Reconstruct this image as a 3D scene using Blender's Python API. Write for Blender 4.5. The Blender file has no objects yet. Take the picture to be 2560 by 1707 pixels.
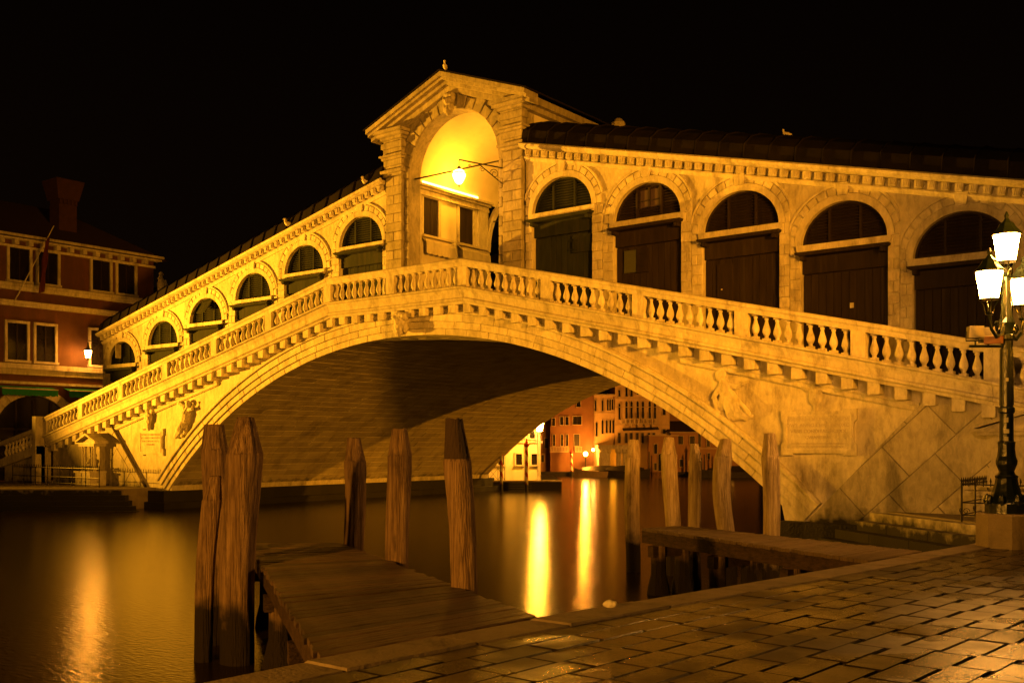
import bpy, bmesh, math, random
from mathutils import Matrix, Vector
random.seed(7)
R = math.radians
sc = bpy.context.scene
COL = sc.collection

# ------------------------------------------------------------------ camera
cd = bpy.data.cameras.new('camera')
cam = bpy.data.objects.new('camera', cd); COL.objects.link(cam)
cam.location = (24.4, -24.7, 2.7)
cam.rotation_euler = (R(90), 0, R(38.07))
cd.sensor_width = 36.0
cd.lens = 36.0 * 2567.0 / 2560.0
cd.shift_y = (1110.0 - 853.5) / 2560.0
cd.clip_end = 2000
sc.camera = cam
# ------------------------------------------------------------------ sky
w = bpy.data.worlds.new('World'); sc.world = w; w.use_nodes = True
bg = w.node_tree.nodes['Background']
_g = w.node_tree.nodes.new('ShaderNodeNewGeometry'); _s = w.node_tree.nodes.new('ShaderNodeSeparateXYZ'); _r = w.node_tree.nodes.new('ShaderNodeMapRange')
w.node_tree.links.new(_g.outputs['Incoming'], _s.inputs[0]); w.node_tree.links.new(_s.outputs[2], _r.inputs[0])   # town glow fading towards the zenith
_r.inputs[1].default_value = -.45; _r.inputs[2].default_value = 0; _r.inputs[3].default_value = .0011; _r.inputs[4].default_value = .0042
bg.inputs[0].default_value = (1.0, 0.42, 0.17, 1)
w.node_tree.links.new(_r.outputs[0], bg.inputs[1])
# ------------------------------------------------------------------ exposure / sampling
sc.view_settings.view_transform = 'Standard'; sc.view_settings.look = 'None'
sc.view_settings.gamma = 1; sc.view_settings.exposure = -0.17
sc.render.engine = 'CYCLES'
sc.cycles.use_denoising = True
sc.cycles.max_bounces = 5; sc.cycles.diffuse_bounces = 3; sc.cycles.glossy_bounces = 3
sc.cycles.sample_clamp_indirect = 4.0
sc.cycles.use_light_tree = True
YEL = (1.0, 0.385, 0.014); ORA = (1.0, 0.335, 0.010); RED = (1.0, 0.32, 0.02)
# ------------------------------------------------------------------ the floodlights of the place and an added far-bank fill
def lamp(name, kind, loc, power, color, target=None, size=0.12, angle=70, blend=0.6):
    l = bpy.data.lights.new(name, kind); l.energy = power; l.color = color
    l.shadow_soft_size = size
    o = bpy.data.objects.new(name, l); COL.objects.link(o); o.location = loc
    if kind == 'SPOT':
        l.spot_size = R(angle); l.spot_blend = blend
        o.rotation_euler = (Vector(target) - Vector(loc)).to_track_quat('-Z', 'Y').to_euler()
    return o
lamp('floodlight_on_the_left_bank', 'SPOT', (-34.5, -12.0, 2.9), 262000, YEL, (1, 2.2, 16.4), .12, 62, 1.0)
lamp('floodlight_on_the_right_bank_houses', 'SPOT', (29, -12, 7.4), 50000, ORA, (3, 2, 7.8), 1.1, 47, 1.0)
lamp('floodlight_behind_the_bridge', 'SPOT', (33, 33, 4.2), 60000, ORA, (-13, 14, 2), .10, 50, 0.6)
lamp('far_bank_fill_light', 'SPOT', (19, 31, 6.0), 44000, RED, (-20, 52, 4), .2, 70, 0.8)  # added hidden light that brightens the far bank houses
lamp('quay_lamp_behind_the_viewer', 'POINT', (18.9, -33.0, 4.6), 12500, (1.0, .38, .03), size=.15)

# ------------------------------------------------------------------ mesh helpers
WM = {}
class MB:
    def __init__(s): s.v = []; s.f = []
    def add(s, vs, fs):
        n = len(s.v); s.v += [tuple(v) for v in vs]; s.f += [tuple(i + n for i in f) for f in fs]; return s
    def box(s, x0, x1, y0, y1, z0, z1):
        return s.add([(x0,y0,z0),(x1,y0,z0),(x1,y1,z0),(x0,y1,z0),(x0,y0,z1),(x1,y0,z1),(x1,y1,z1),(x0,y1,z1)],
              [(3,2,1,0),(4,5,6,7),(0,1,5,4),(1,2,6,5),(2,3,7,6),(3,0,4,7)])
    def prism(s, poly, y0, y1):          # polygon in XZ, extruded in Y
        n = len(poly)
        return s.add([(x,y0,z) for x,z in poly] + [(x,y1,z) for x,z in poly],
              [tuple(range(n)), tuple(range(2*n-1, n-1, -1))] + [(i+n, (i+1)%n+n, (i+1)%n, i) for i in range(n)])
    def stone(s, poly, y0, y1, ch=.015):  # prism with a chamfered front
        n = len(poly); cx = sum(p[0] for p in poly)/n; cz = sum(p[1] for p in poly)/n
        fr = []
        for x, z in poly:
            d = math.hypot(x-cx, z-cz) or 1; k = max(0, 1 - ch*1.3/d)
            fr.append((cx+(x-cx)*k, y0, cz+(z-cz)*k))
        vs = fr + [(x, y0+ch, z) for x, z in poly] + [(x, y1, z) for x, z in poly]
        fs = [tuple(range(n)), tuple(range(3*n-1, 2*n-1, -1))]
        for a in (0, n):
            fs += [(a+i+n, a+(i+1)%n+n, a+(i+1)%n, a+i) for i in range(n)]
        return s.add(vs, fs)
    def prism_z(s, poly, z0, z1):        # polygon in XY, extruded in Z
        n = len(poly)
        return s.add([(x,y,z0) for x,y in poly] + [(x,y,z1) for x,y in poly],
              [tuple(range(n-1,-1,-1)), tuple(range(n, 2*n))] + [(i, (i+1)%n, (i+1)%n+n, i+n) for i in range(n)])
    def sweep(s, prof, xs, zf):          # closed (y,dz) profile carried along X, sheared by zf(x)
        n = len(prof); m = len(xs)
        vs = [(x, y, zf(x)+dz) for x in xs for y, dz in prof]
        fs = [((i+1)*n+j, (i+1)*n+(j+1)%n, i*n+(j+1)%n, i*n+j) for i in range(m-1) for j in range(n)]
        fs += [tuple(range(n)), tuple(range(m*n-1, (m-1)*n-1, -1))]
        return s.add(vs, fs)
    def lathe(s, prof, seg=12, c=(0,0,0), a0=0.0):
        n = len(prof); vs = []
        for r, z in prof:
            for k in range(seg):
                a = a0 + 2*math.pi*k/seg; vs.append((c[0]+r*math.cos(a), c[1]+r*math.sin(a), c[2]+z))
        fs = [(i*seg+k, i*seg+(k+1)%seg, (i+1)*seg+(k+1)%seg, (i+1)*seg+k) for i in range(n-1) for k in range(seg)]
        fs += [tuple(range(seg-1,-1,-1)), tuple(range((n-1)*seg, n*seg))]
        return s.add(vs, fs)
    def tube(s, pts, r, seg=6):
        pts = [Vector(p) for p in pts]; n = len(pts)
        rs = r if isinstance(r, (list, tuple)) else [r]*n
        vs = []; up = Vector((0,0,1))
        for i, p in enumerate(pts):
            t = (pts[min(i+1,n-1)] - pts[max(i-1,0)]).normalized()
            a = t.cross(up if abs(t.z) < .95 else Vector((1,0,0))).normalized(); b = t.cross(a)
            for k in range(seg):
                g = 2*math.pi*k/seg; vs.append(p + a*(rs[i]*math.cos(g)) + b*(rs[i]*math.sin(g)))
        fs = [(i*seg+k, i*seg+(k+1)%seg, (i+1)*seg+(k+1)%seg, (i+1)*seg+k) for i in range(n-1) for k in range(seg)]
        fs += [tuple(range(seg-1,-1,-1)), tuple(range((n-1)*seg, n*seg))]
        return s.add(vs, fs)
    def ball(s, c, rad, seg=10, ring=6):
        rx, ry, rz = rad if isinstance(rad, (list, tuple)) else (rad,)*3
        vs = [(c[0], c[1], c[2]-rz)]
        for i in range(1, ring):
            p = -math.pi/2 + math.pi*i/ring
            for k in range(seg):
                a = 2*math.pi*k/seg; vs.append((c[0]+rx*math.cos(p)*math.cos(a), c[1]+ry*math.cos(p)*math.sin(a), c[2]+rz*math.sin(p)))
        vs.append((c[0], c[1], c[2]+rz)); L = len(vs)-1
        fs = [(0, 1+(k+1)%seg, 1+k) for k in range(seg)]
        for i in range(ring-2):
            fs += [(1+i*seg+k, 1+i*seg+(k+1)%seg, 1+(i+1)*seg+(k+1)%seg, 1+(i+1)*seg+k) for k in range(seg)]
        b = 1+(ring-2)*seg
        fs += [(b+k, b+(k+1)%seg, L) for k in range(seg)]
        return s.add(vs, fs)
    def mesh(s, name, fix=True, smooth=False):
        m = bpy.data.meshes.new(name); m.from_pydata(s.v, [], s.f)
        if fix:
            b = bmesh.new(); b.from_mesh(m); bmesh.ops.recalc_face_normals(b, faces=b.faces); b.to_mesh(m); b.free()
        if smooth:
            m.polygons.foreach_set('use_smooth', [True]*len(m.polygons))
        return m
I4 = Matrix.Identity(4)
def link(o, parent, world):
    COL.objects.link(o)
    if parent is not None:
        o.parent = parent; o.matrix_parent_inverse = WM[parent.name].inverted()
    o.matrix_basis = world; WM[o.name] = world.copy(); return o
def obj(name, mb, mat, parent=None, local=False, world=None, smooth=False, **props):
    me = mb if isinstance(mb, bpy.types.Mesh) else mb.mesh(name, smooth=smooth)
    if mat is not None and not me.materials: me.materials.append(mat)
    o = bpy.data.objects.new(name, me)
    if world is None: world = WM[parent.name] if (local and parent is not None) else I4
    link(o, parent, world)
    for k, v in props.items(): o[k] = v
    return o
def thing(name, label, cat, loc=(0,0,0), rot=0.0, parent=None, **props):
    o = bpy.data.objects.new(name, None); o.empty_display_size = .2
    link(o, parent, Matrix.Translation(loc) @ Matrix.Rotation(rot, 4, 'Z'))
    if label: o['label'] = label
    if cat: o['category'] = cat
    for k, v in props.items(): o[k] = v
    return o
def part(name, parent, loc=None):         # an empty that groups sub-parts
    o = bpy.data.objects.new(name, None); o.empty_display_size = .1
    return link(o, parent, WM[parent.name] if loc is None else Matrix.Translation(loc))
def at(x, y, z, rz=0, s=(1,1,1), rx=0, ry=0):
    return Matrix.Translation((x,y,z)) @ Matrix.Rotation(rz,4,'Z') @ Matrix.Rotation(ry,4,'Y') @ Matrix.Rotation(rx,4,'X') @ Matrix.Diagonal((*s,1))

# ------------------------------------------------------------------ materials
def mat(name, c1, c2, scale=2.0, rough=.85, bump=.25, stretch=(1,1,1), stain=None, stain_amt=.5, fine=18.0, spec=.3,
        metal=0.0, vary=.14, tide=None, objcoord=False, rough2=None, bdist=.04, grime=0.0, sst=None):
    m = bpy.data.materials.new(name); m.use_nodes = True
    nt = m.node_tree; N = nt.nodes; L = nt.links; P = N['Principled BSDF']
    def n(t, **k):
        q = N.new(t)
        for a, b in k.items(): setattr(q, a, b)
        return q
    if objcoord:
        co = n('ShaderNodeTexCoord').outputs['Object']
    else:
        co = n('ShaderNodeNewGeometry').outputs['Position']
    mp = n('ShaderNodeMapping'); mp.inputs['Scale'].default_value = stretch; L.new(co, mp.inputs['Vector'])
    n1 = n('ShaderNodeTexNoise'); n1.inputs['Scale'].default_value = scale; n1.inputs['Detail'].default_value = 6; n1.inputs['Roughness'].default_value = .62
    L.new(mp.outputs[0], n1.inputs['Vector'])
    mr = n('ShaderNodeMapRange'); mr.inputs[1].default_value = .32; mr.inputs[2].default_value = .68; L.new(n1.outputs[0], mr.inputs[0])
    mx = n('ShaderNodeMix', data_type='RGBA'); mx.inputs[6].default_value = (*c1,1); mx.inputs[7].default_value = (*c2,1); L.new(mr.outputs[0], mx.inputs[0])
    out = mx.outputs[2]
    if stain is not None:
        m2 = n('ShaderNodeMapping'); m2.inputs['Scale'].default_value = sst or (1.7*stretch[0], 1.7*stretch[1], .55*stretch[2]); m2.inputs['Location'].default_value = (3.1,7.7,1.3); L.new(co, m2.inputs['Vector'])
        n2 = n('ShaderNodeTexNoise'); n2.inputs['Scale'].default_value = scale*.8; n2.inputs['Detail'].default_value = 8; n2.inputs['Roughness'].default_value = .7; L.new(m2.outputs[0], n2.inputs['Vector'])
        r2 = n('ShaderNodeMapRange'); r2.inputs[1].default_value = .50; r2.inputs[2].default_value = .70; r2.inputs[4].default_value = stain_amt; L.new(n2.outputs[0], r2.inputs[0])
        mz = n('ShaderNodeMix', data_type='RGBA'); mz.inputs[7].default_value = (*stain,1); L.new(r2.outputs[0], mz.inputs[0]); L.new(out, mz.inputs[6]); out = mz.outputs[2]
    if grime:
        n6 = n('ShaderNodeTexNoise'); n6.inputs['Scale'].default_value = 7.0; n6.inputs['Detail'].default_value = 9; n6.inputs['Roughness'].default_value = .75; n6.inputs['Distortion'].default_value = .6
        m6 = n('ShaderNodeMapping'); m6.inputs['Scale'].default_value = (1.0,1.0,.45); L.new(co, m6.inputs['Vector']); L.new(m6.outputs[0], n6.inputs['Vector'])
        r6 = n('ShaderNodeMapRange'); r6.inputs[1].default_value = .36; r6.inputs[2].default_value = .60; r6.inputs[3].default_value = 1-grime; r6.inputs[4].default_value = 1.06; L.new(n6.outputs[0], r6.inputs[0])
        h6 = n('ShaderNodeHueSaturation'); L.new(r6.outputs[0], h6.inputs['Value']); L.new(out, h6.inputs['Color']); out = h6.outputs[0]
    if tide is not None:                  # algae and wet below the tide mark
        zt, soft, colr = tide
        gp = n('ShaderNodeNewGeometry'); sx = n('ShaderNodeSeparateXYZ'); L.new(gp.outputs['Position'], sx.inputs[0])
        n3 = n('ShaderNodeTexNoise'); n3.inputs['Scale'].default_value = 4.0; n3.inputs['Detail'].default_value = 5; L.new(gp.outputs['Position'], n3.inputs['Vector'])
        ma = n('ShaderNodeMath', operation='MULTIPLY_ADD'); ma.inputs[1].default_value = -soft*1.6; L.new(n3.outputs[0], ma.inputs[0]); L.new(sx.outputs[2], ma.inputs[2])
        r3 = n('ShaderNodeMapRange'); r3.inputs[1].default_value = zt-soft*1.2; r3.inputs[2].default_value = zt-soft*.5; r3.inputs[3].default_value = 1; r3.inputs[4].default_value = 0; L.new(ma.outputs[0], r3.inputs[0])
        mt = n('ShaderNodeMix', data_type='RGBA'); mt.inputs[7].default_value = (*colr,1); L.new(r3.outputs[0], mt.inputs[0]); L.new(out, mt.inputs[6]); out = mt.outputs[2]
    if vary:
        oi = n('ShaderNodeObjectInfo'); rv = n('ShaderNodeMapRange'); rv.inputs[3].default_value = 1-vary; rv.inputs[4].default_value = 1+vary*.6; L.new(oi.outputs['Random'], rv.inputs[0])
        hs = n('ShaderNodeHueSaturation'); L.new(rv.outputs[0], hs.inputs['Value']); L.new(out, hs.inputs['Color']); out = hs.outputs[0]
    L.new(out, P.inputs['Base Color'])
    P.inputs['Roughness'].default_value = rough
    P.inputs['Specular IOR Level'].default_value = spec; P.inputs['Metallic'].default_value = metal
    if rough2 is not None:
        rr = n('ShaderNodeMapRange'); rr.inputs[1].default_value = .35; rr.inputs[2].default_value = .65; rr.inputs[3].default_value = rough; rr.inputs[4].default_value = rough2
        n5 = n('ShaderNodeTexNoise'); n5.inputs['Scale'].default_value = 1.3; n5.inputs['Detail'].default_value = 5; L.new(co, n5.inputs['Vector']); L.new(n5.outputs[0], rr.inputs[0]); L.new(rr.outputs[0], P.inputs['Roughness'])
    if bump:
        n4 = n('ShaderNodeTexNoise'); n4.inputs['Scale'].default_value = fine; n4.inputs['Detail'].default_value = 5; L.new(mp.outputs[0], n4.inputs['Vector'])
        ad = n('ShaderNodeMath', operation='ADD'); L.new(n4.outputs[0], ad.inputs[0]); L.new(n1.outputs[0], ad.inputs[1])
        bp = n('ShaderNodeBump'); bp.inputs['Strength'].default_value = bump; bp.inputs['Distance'].default_value = bdist; L.new(ad.outputs[0], bp.inputs['Height']); L.new(bp.outputs[0], P.inputs['Normal'])
    return m
def glow(name, color, strength):
    m = bpy.data.materials.new(name); m.use_nodes = True; P = m.node_tree.nodes['Principled BSDF']
    P.inputs['Base Color'].default_value = (.8,.8,.8,1); P.inputs['Emission Color'].default_value = (*color,1); P.inputs['Emission Strength'].default_value = strength
    return m
ALG = (.018,.017,.010)
STONE = mat('istrian stone', (.62,.58,.50), (.50,.46,.38), 1.9, .8, .3, stain=(.17,.14,.10), stain_amt=.75, grime=.23)
STONE_P = mat('darker portico stone', (.39,.35,.28), (.29,.26,.20), 1.9, .8, .3, stain=(.13,.11,.08), stain_amt=.7, grime=.3)  # one darker stone tone for the whole portico
STONE_D = mat('weathered stone', (.46,.42,.34), (.36,.33,.26), 1.1, .85, .3, stain=(.13,.12,.09), stain_amt=.8, grime=.26, tide=(.95,.5,ALG))
STONE_V = mat('vault stone', (.46,.42,.33), (.35,.31,.24), 1.0, .9, .3, stain=(.14,.12,.085), stain_amt=.55, vary=.16, tide=(1.0,.35,ALG))
BASE = mat('tidal base stone', (.09,.08,.06), (.03,.03,.022), 3.0, .7, .8, tide=(1.2,.5,ALG))
JOINT = mat('joint mortar', (.12,.11,.09), (.07,.065,.05), 3, .95, .2)
JOINT2 = mat('pale joint mortar', (.24,.21,.16), (.14,.12,.09), 3, .95, .2, tide=(.95,.5,ALG))
INCISED = mat('incised letters', (.47,.42,.34), (.38,.34,.27), 3, .95, .2)
PLASTER = mat('plaster', (.66,.62,.52), (.58,.54,.45), 1.2, .9, .1, stain=(.42,.38,.3), stain_amt=.3, vary=.03)
VAULT_P = mat('vault plaster', (.72,.66,.52), (.64,.58,.45), 1.0, .9, .06, stain=(.5,.44,.33), stain_amt=.3, vary=.02)
GREEN_W = mat('dark green paint', (.028,.034,.025), (.018,.022,.016), 5, .85, .2, stretch=(1,1,.25), stain=(.05,.045,.035), stain_amt=.5, spec=.08)
BROWN_W = mat('dark brown boards', (.026,.018,.012), (.015,.010,.007), 6, .7, .3, stretch=(1,1,.15), stain=(.05,.04,.03), stain_amt=.45, spec=.15)
LEAD = mat('lead roof', (.016,.013,.011), (.009,.008,.007), 2, .9, .15, spec=.04)
TILE = mat('dark roof tiles', (.07,.04,.03), (.04,.025,.02), 6, .8, .4, stretch=(1,5,1))
IRON = mat('black iron', (.02,.018,.016), (.03,.025,.02), 8, .45, .1, metal=.5)
GREEN_I = mat('dark green cast iron', (.007,.012,.008), (.005,.009,.006), 8, .28, .15, spec=.6)
WOOD = mat('weathered pile timber', (.40,.27,.155), (.14,.085,.046), 3.0, .85, 1.0, stretch=(9,9,.40), stain=(.045,.027,.016), stain_amt=.85, sst=(2.6,2.6,.6), fine=7, tide=(.75,.5,(.02,.014,.009)), vary=.12)
WOOD_P = mat('pale pile timber', (.56,.45,.29), (.29,.21,.12), 3.0, .85, 1.0, stretch=(9,9,.40), stain=(.08,.055,.03), stain_amt=.8, sst=(2.6,2.6,.6), fine=7, tide=(.75,.5,(.02,.014,.009)), vary=.16)
WOOD_SHADE = mat('shadow-darkened timber', (.09,.06,.035), (.05,.032,.02), 3.0, .8, .8, stretch=(3,3,.28))  # timber darkened to paint the cast shadow on a post top
BEAM = mat('wet beam timber', (.11,.07,.04), (.045,.028,.016), 5, .7, .8, stretch=(1.2,1.2,5), stain=(.02,.014,.009), stain_amt=.8, tide=(.5,.5,(.02,.014,.009)))
PLANK = mat('wet deck planks', (.26,.175,.10), (.07,.045,.025), 3, .55, .9, stretch=(.7,11,1), stain=(.02,.014,.009), stain_amt=.85, vary=.5, objcoord=True, rough2=.3)
PLANK2 = mat('dry deck planks', (.27,.20,.12), (.15,.105,.06), 3, .7, .8, stretch=(.7,11,1), stain=(.10,.07,.04), stain_amt=.5, vary=.15, objcoord=True)
SLAB = mat('wet trachyte paving', (.032,.023,.016), (.016,.012,.008), 3, .09, .34, stain=(.02,.016,.012), stain_amt=.6, fine=95, spec=.18, vary=.5, rough2=.46, bdist=.008)
KERB = mat('quay kerb stone', (.30,.24,.17), (.20,.16,.11), 2.2, .62, .4, stain=(.06,.05,.035), stain_amt=.6, fine=30, vary=.2)
PAVE = mat('bank paving', (.20,.17,.13), (.13,.11,.085), 3, .7, .3)
BRICK_R = mat('red lime render', (.125,.058,.030), (.09,.042,.022), 1.2, .9, .15, stain=(.20,.07,.04), stain_amt=.5, vary=.03)
BRICK_SHADE = mat('shade-darkened brick', (.07,.03,.02), (.045,.02,.014), 3, .9, .2, vary=.03)  # brick tone darkened so that the chimney looks unlit
RENDER_R = mat('far red render', (.25,.13,.065), (.19,.095,.048), 1.0, .9, .1, stain=(.2,.08,.04), stain_amt=.4, vary=.03)
RENDER_O = mat('faded orange render', (.34,.20,.10), (.26,.15,.075), 1.0, .9, .15, stain=(.22,.11,.06), stain_amt=.5, vary=.05)
RENDER_P = mat('pale render', (.55,.40,.24), (.46,.33,.19), 1.0, .9, .15, stain=(.28,.19,.11), stain_amt=.5, vary=.05)
RENDER_W = mat('white render', (.68,.62,.50), (.60,.54,.42), 1.0, .9, .1, stain=(.4,.35,.26), stain_amt=.4, vary=.03)
DARKGLASS = mat('dark window glass', (.012,.010,.008), (.02,.016,.012), 2, .12, .02, spec=.5)
SHUT_D = mat('dark shutter', (.03,.025,.018), (.02,.016,.012), 6, .6, .2)
CLOTH_G = mat('green awning cloth', (.02,.22,.06), (.015,.17,.045), 6, .8, .1)
LOUVRE = mat('faded green louvre', (.07,.075,.035), (.05,.055,.025), 30, .8, .3, stretch=(.2,1,3))
CLOTH_P = mat('pale awning cloth', (.55,.5,.4), (.45,.41,.32), 3, .9, .15, stain=(.3,.26,.2))
CANDY_R = mat('red pole paint', (.38,.03,.02), (.28,.025,.018), 4, .5, .1, tide=(.5,.3,ALG))
CANDY_W = mat('white pole paint', (.62,.58,.48), (.5,.46,.38), 4, .5, .1, tide=(.5,.3,ALG))
FLAG = mat('dark red flag', (.09,.015,.01), (.06,.01,.008), 4, .8, .1)
BOATM = mat('boat hull', (.35,.28,.2), (.28,.22,.15), 3, .4, .1)
BOATD = mat('dark boat cover', (.03,.028,.025), (.02,.018,.016), 3, .5, .2)
FEATHER = mat('gull feathers', (.62,.58,.52), (.5,.46,.42), 10, .8, .2)
PAPER = mat('crumpled paper', (.75,.7,.6), (.65,.6,.5), 12, .8, .5)
FLORA = mat('flower box leaves', (.03,.05,.015), (.05,.07,.02), 20, .8, .3)
STICK = mat('pale stickers', (.6,.58,.5), (.5,.48,.42), 30, .6, 0)
GREYB = mat('grey enamel', (.32,.29,.24), (.26,.24,.2), 6, .5, .05)
REDTIN = mat('orange tin box', (.26,.12,.06), (.2,.09,.05), 6, .5, .05)
LAMPGLASS = glow('lit lamp glass', (1.0,.40,.06), 280)
LAMPSOFT = glow('lit wall lamp glass', (1.0,.40,.06), 150)
LAMPPORT = glow('lit portico lamp glass', (1.0,.38,.05), 60)
STRIP = glow('lit cove light', (1.0,.40,.06), 24)
TRIM = mat('far stone trim', (.45,.36,.24), (.36,.28,.18), 2, .9, .1, vary=.1)
WARMPANE = glow('lit room pane', (1.0,.36,.06), .02)
WARMPANE.node_tree.nodes['Principled BSDF'].inputs['Base Color'].default_value = (.05,.03,.02,1)

# water
WATER = bpy.data.materials.new('canal water'); WATER.use_nodes = True
nt = WATER.node_tree; P = nt.nodes['Principled BSDF']
P.inputs['Base Color'].default_value = (.020,.013,.006,1); P.inputs['Roughness'].default_value = .15; P.inputs['IOR'].default_value = 1.24
P.inputs['Specular IOR Level'].default_value = .5; P.inputs['Specular Tint'].default_value = (1,.80,.6,1)
g = nt.nodes.new('ShaderNodeNewGeometry'); mp = nt.nodes.new('ShaderNodeMapping'); mp.inputs['Rotation'].default_value = (0,0,R(-38)); mp.inputs['Scale'].default_value = (.8,2.2,1)
nt.links.new(g.outputs['Position'], mp.inputs['Vector'])
n1 = nt.nodes.new('ShaderNodeTexNoise'); n1.inputs['Scale'].default_value = 7.5; n1.inputs['Detail'].default_value = 5; nt.links.new(mp.outputs[0], n1.inputs['Vector'])
bp = nt.nodes.new('ShaderNodeBump'); bp.inputs['Strength'].default_value = .20; bp.inputs['Distance'].default_value = .03; nt.links.new(n1.outputs[0], bp.inputs['Height']); nt.links.new(bp.outputs[0], P.inputs['Normal'])

# ================================================================== SETTING: water, banks, near quay
obj('water', MB().add([(-400,-400,0),(400,-400,0),(400,400,0),(-400,400,0)], [(0,1,2,3)]).mesh('water', fix=False), WATER, kind='structure')
def clip(poly, a, b, c):                  # keep a*x+b*y<=c
    out = []
    for i in range(len(poly)):
        p, q = poly[i], poly[(i+1)%len(poly)]
        dp = a*p[0]+b*p[1]-c; dq = a*q[0]+b*q[1]-c
        if dp <= 0: out.append(p)
        if dp*dq < 0:
            t = dp/(dp-dq); out.append((p[0]+t*(q[0]-p[0]), p[1]+t*(q[1]-p[1])))
    return out
def clip_convex(poly, region):            # region counter-clockwise
    for i in range(len(region)):
        p, q = region[i], region[(i+1)%len(region)]
        a, b = q[1]-p[1], -(q[0]-p[0])
        poly = clip(poly, a, b, a*p[0]+b*p[1])
        if len(poly) < 3: return []
    return poly
def area(p): return abs(sum(p[i][0]*p[(i+1)%len(p)][1]-p[(i+1)%len(p)][0]*p[i][1] for i in range(len(p)))/2)

# near quay: kerb stones along a gently curved edge, then wet paving slabs
EDGE = [(18.6,-34.0),(18.75,-26),(18.83,-20.66),(18.92,-19.17),(19.08,-17.58),(19.29,-15.94),(19.75,-12.59),(20.36,-7.73),(20.45,-4.0)]
def edge_x(y):
    for (x0,y0),(x1,y1) in zip(EDGE, EDGE[1:]):
        if y <= y1: 
            t = (y-y0)/(y1-y0); return x0+t*(x1-x0)
    return EDGE[-1][0]
qb = MB().prism_z([(x+.10, y) for x, y in EDGE] + [(45,-4),(45,-34)], -1.5, 1.168)
quay = obj('pavement', qb, JOINT, kind='structure')
qw = MB(); qw.prism_z([(x+.02, y) for x, y in EDGE] + [(x+.35, y) for x, y in EDGE[::-1]], -1.5, .97)
obj('quay_wall', qw, STONE_D, quay)
y = -27.0
while y < -4.2:
    L = random.uniform(1.0, 1.6); y1 = min(y+L, -4.2)
    p = [(edge_x(y+.008), y+.008), (edge_x(y+.008)+.44, y+.008), (edge_x(y1-.008)+.44, y1-.008), (edge_x(y1-.008), y1-.008)]
    mbk = MB(); z = 1.2 + random.uniform(-.006,.008)
    ins = [(p[0][0]+.03,p[0][1]+.012),(p[1][0]-.012,p[1][1]+.012),(p[2][0]-.012,p[2][1]-.012),(p[3][0]+.03,p[3][1]-.012)]
    mbk.add([(*q,.95) for q in p]+[(*q,z-.022) for q in p]+[(*q,z) for q in ins], [(0,1,5,4),(1,2,6,5),(2,3,7,6),(3,0,4,7),(4,5,9,8),(5,6,10,9),(6,7,11,10),(7,4,8,11),(8,9,10,11)])
    obj('kerb_stone', mbk, KERB, quay); y = y1
# paving slabs: courses run along the quay, slab joints staggered
slab = MB()
s0 = [(0,0),(1,0),(1,1),(0,1)]; ii = .04
slab.add([(x,y,-.1) for x,y in s0]+[(x,y,-.013) for x,y in s0]+[(ii if x==0 else 1-ii, ii*.5 if y==0 else 1-ii*.5, 0) for x,y in s0],
    [(0,1,5,4),(1,2,6,5),(2,3,7,6),(3,0,4,7),(4,5,9,8),(5,6,10,9),(6,7,11,10),(7,4,8,11),(8,9,10,11)])
slab_me = slab.mesh('paving_slab'); slab_me.materials.append(SLAB)
cx0 = 0.0; slabs = []
for k in range(26):
    wdt = .285+random.uniform(-.015,.015)
    yy = -24.3 + random.uniform(0,.6)
    while yy < -4.6:
        L = random.uniform(.46,.70)
        ym = yy+L/2; xb = edge_x(ym)+.455+cx0
        dx, dy = xb+wdt/2-24.4, ym+24.7
        dep = -math.sin(R(38.07))*dx+math.cos(R(38.07))*dy; lat = math.cos(R(38.07))*dx+math.sin(R(38.07))*dy
        if dep > 1.8 and abs(lat) < dep*.56+.8:
            slope = (edge_x(yy+L)-edge_x(yy))/L
            m = Matrix.Translation((edge_x(yy)+.455+cx0, yy, 1.186+random.uniform(-.003,.003))) @ Matrix(((1,slope,0,0),(0,1,0,0),(0,0,1,0),(0,0,0,1))) @ Matrix.Rotation(random.uniform(-.003,.003),4,'X') @ Matrix.Rotation(random.uniform(-.005,.005),4,'Y') @ Matrix.Diagonal((wdt-.010, L-.010, 1, 1))
            slabs.append((dep if abs(lat) < dep*.52 and dep > 5.5 else 99+dep, m))
        yy += L
    cx0 += wdt
slabs.sort(key=lambda q: q[0])
for d_, m in slabs[:300]: obj('paving_slab', slab_me, None, quay, world=m)
rest = MB()
for d_, m in slabs[300:]: rest.add([m @ Vector(v) for v in slab.v], slab.f)
obj('paving_slabs', rest, SLAB, quay, kind='stuff')
# left bank: stepped quay at the foot of the bridge
lb = [(-14.4,-1.2),(-14.9,.6),(-60,.6),(-60,-34)]
def bank(poly, z, name, mat_): return obj(name, MB().prism_z(poly, -1.5, z), mat_, kind='structure')
left_bank = bank([(-14.4,-1.2),(-14.7,.7),(-23.5,.7),(-23.5,26),(-60,26),(-60,-37)], .85, 'left_bank_pavement', PAVE)
d = Vector((-.787,-.617)); nrm = Vector((.617,-.787))
for i, (off, z) in enumerate([(.02,.80),(.36,.60),(.70,.40),(1.04,.20),(1.40,.02)]):
    a = Vector((-14.45,-1.25)) + nrm*off - d*(.28*i)
    b0 = a + d*30
    pp = [tuple(a), tuple(b0), tuple(b0 - nrm*(off+.05)), tuple(a - nrm*(off+.05))]
    for k in range(10):
        q0 = a + d*(3.0*k+.01); q1 = a + d*(3.0*k+2.99)
        obj('step', MB().prism_z([tuple(q0), tuple(q1), tuple(q1-nrm*.40), tuple(q0-nrm*.40)], z-.75, z), STONE_D, left_bank)
right_bank = bank([(15.9,.7),(20.5,-3.4),(20.5,-4.0),(45,-4.0),(45,26),(23.5,26),(23.5,.7)], 1.08, 'right_bank_pavement', PAVE)
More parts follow.
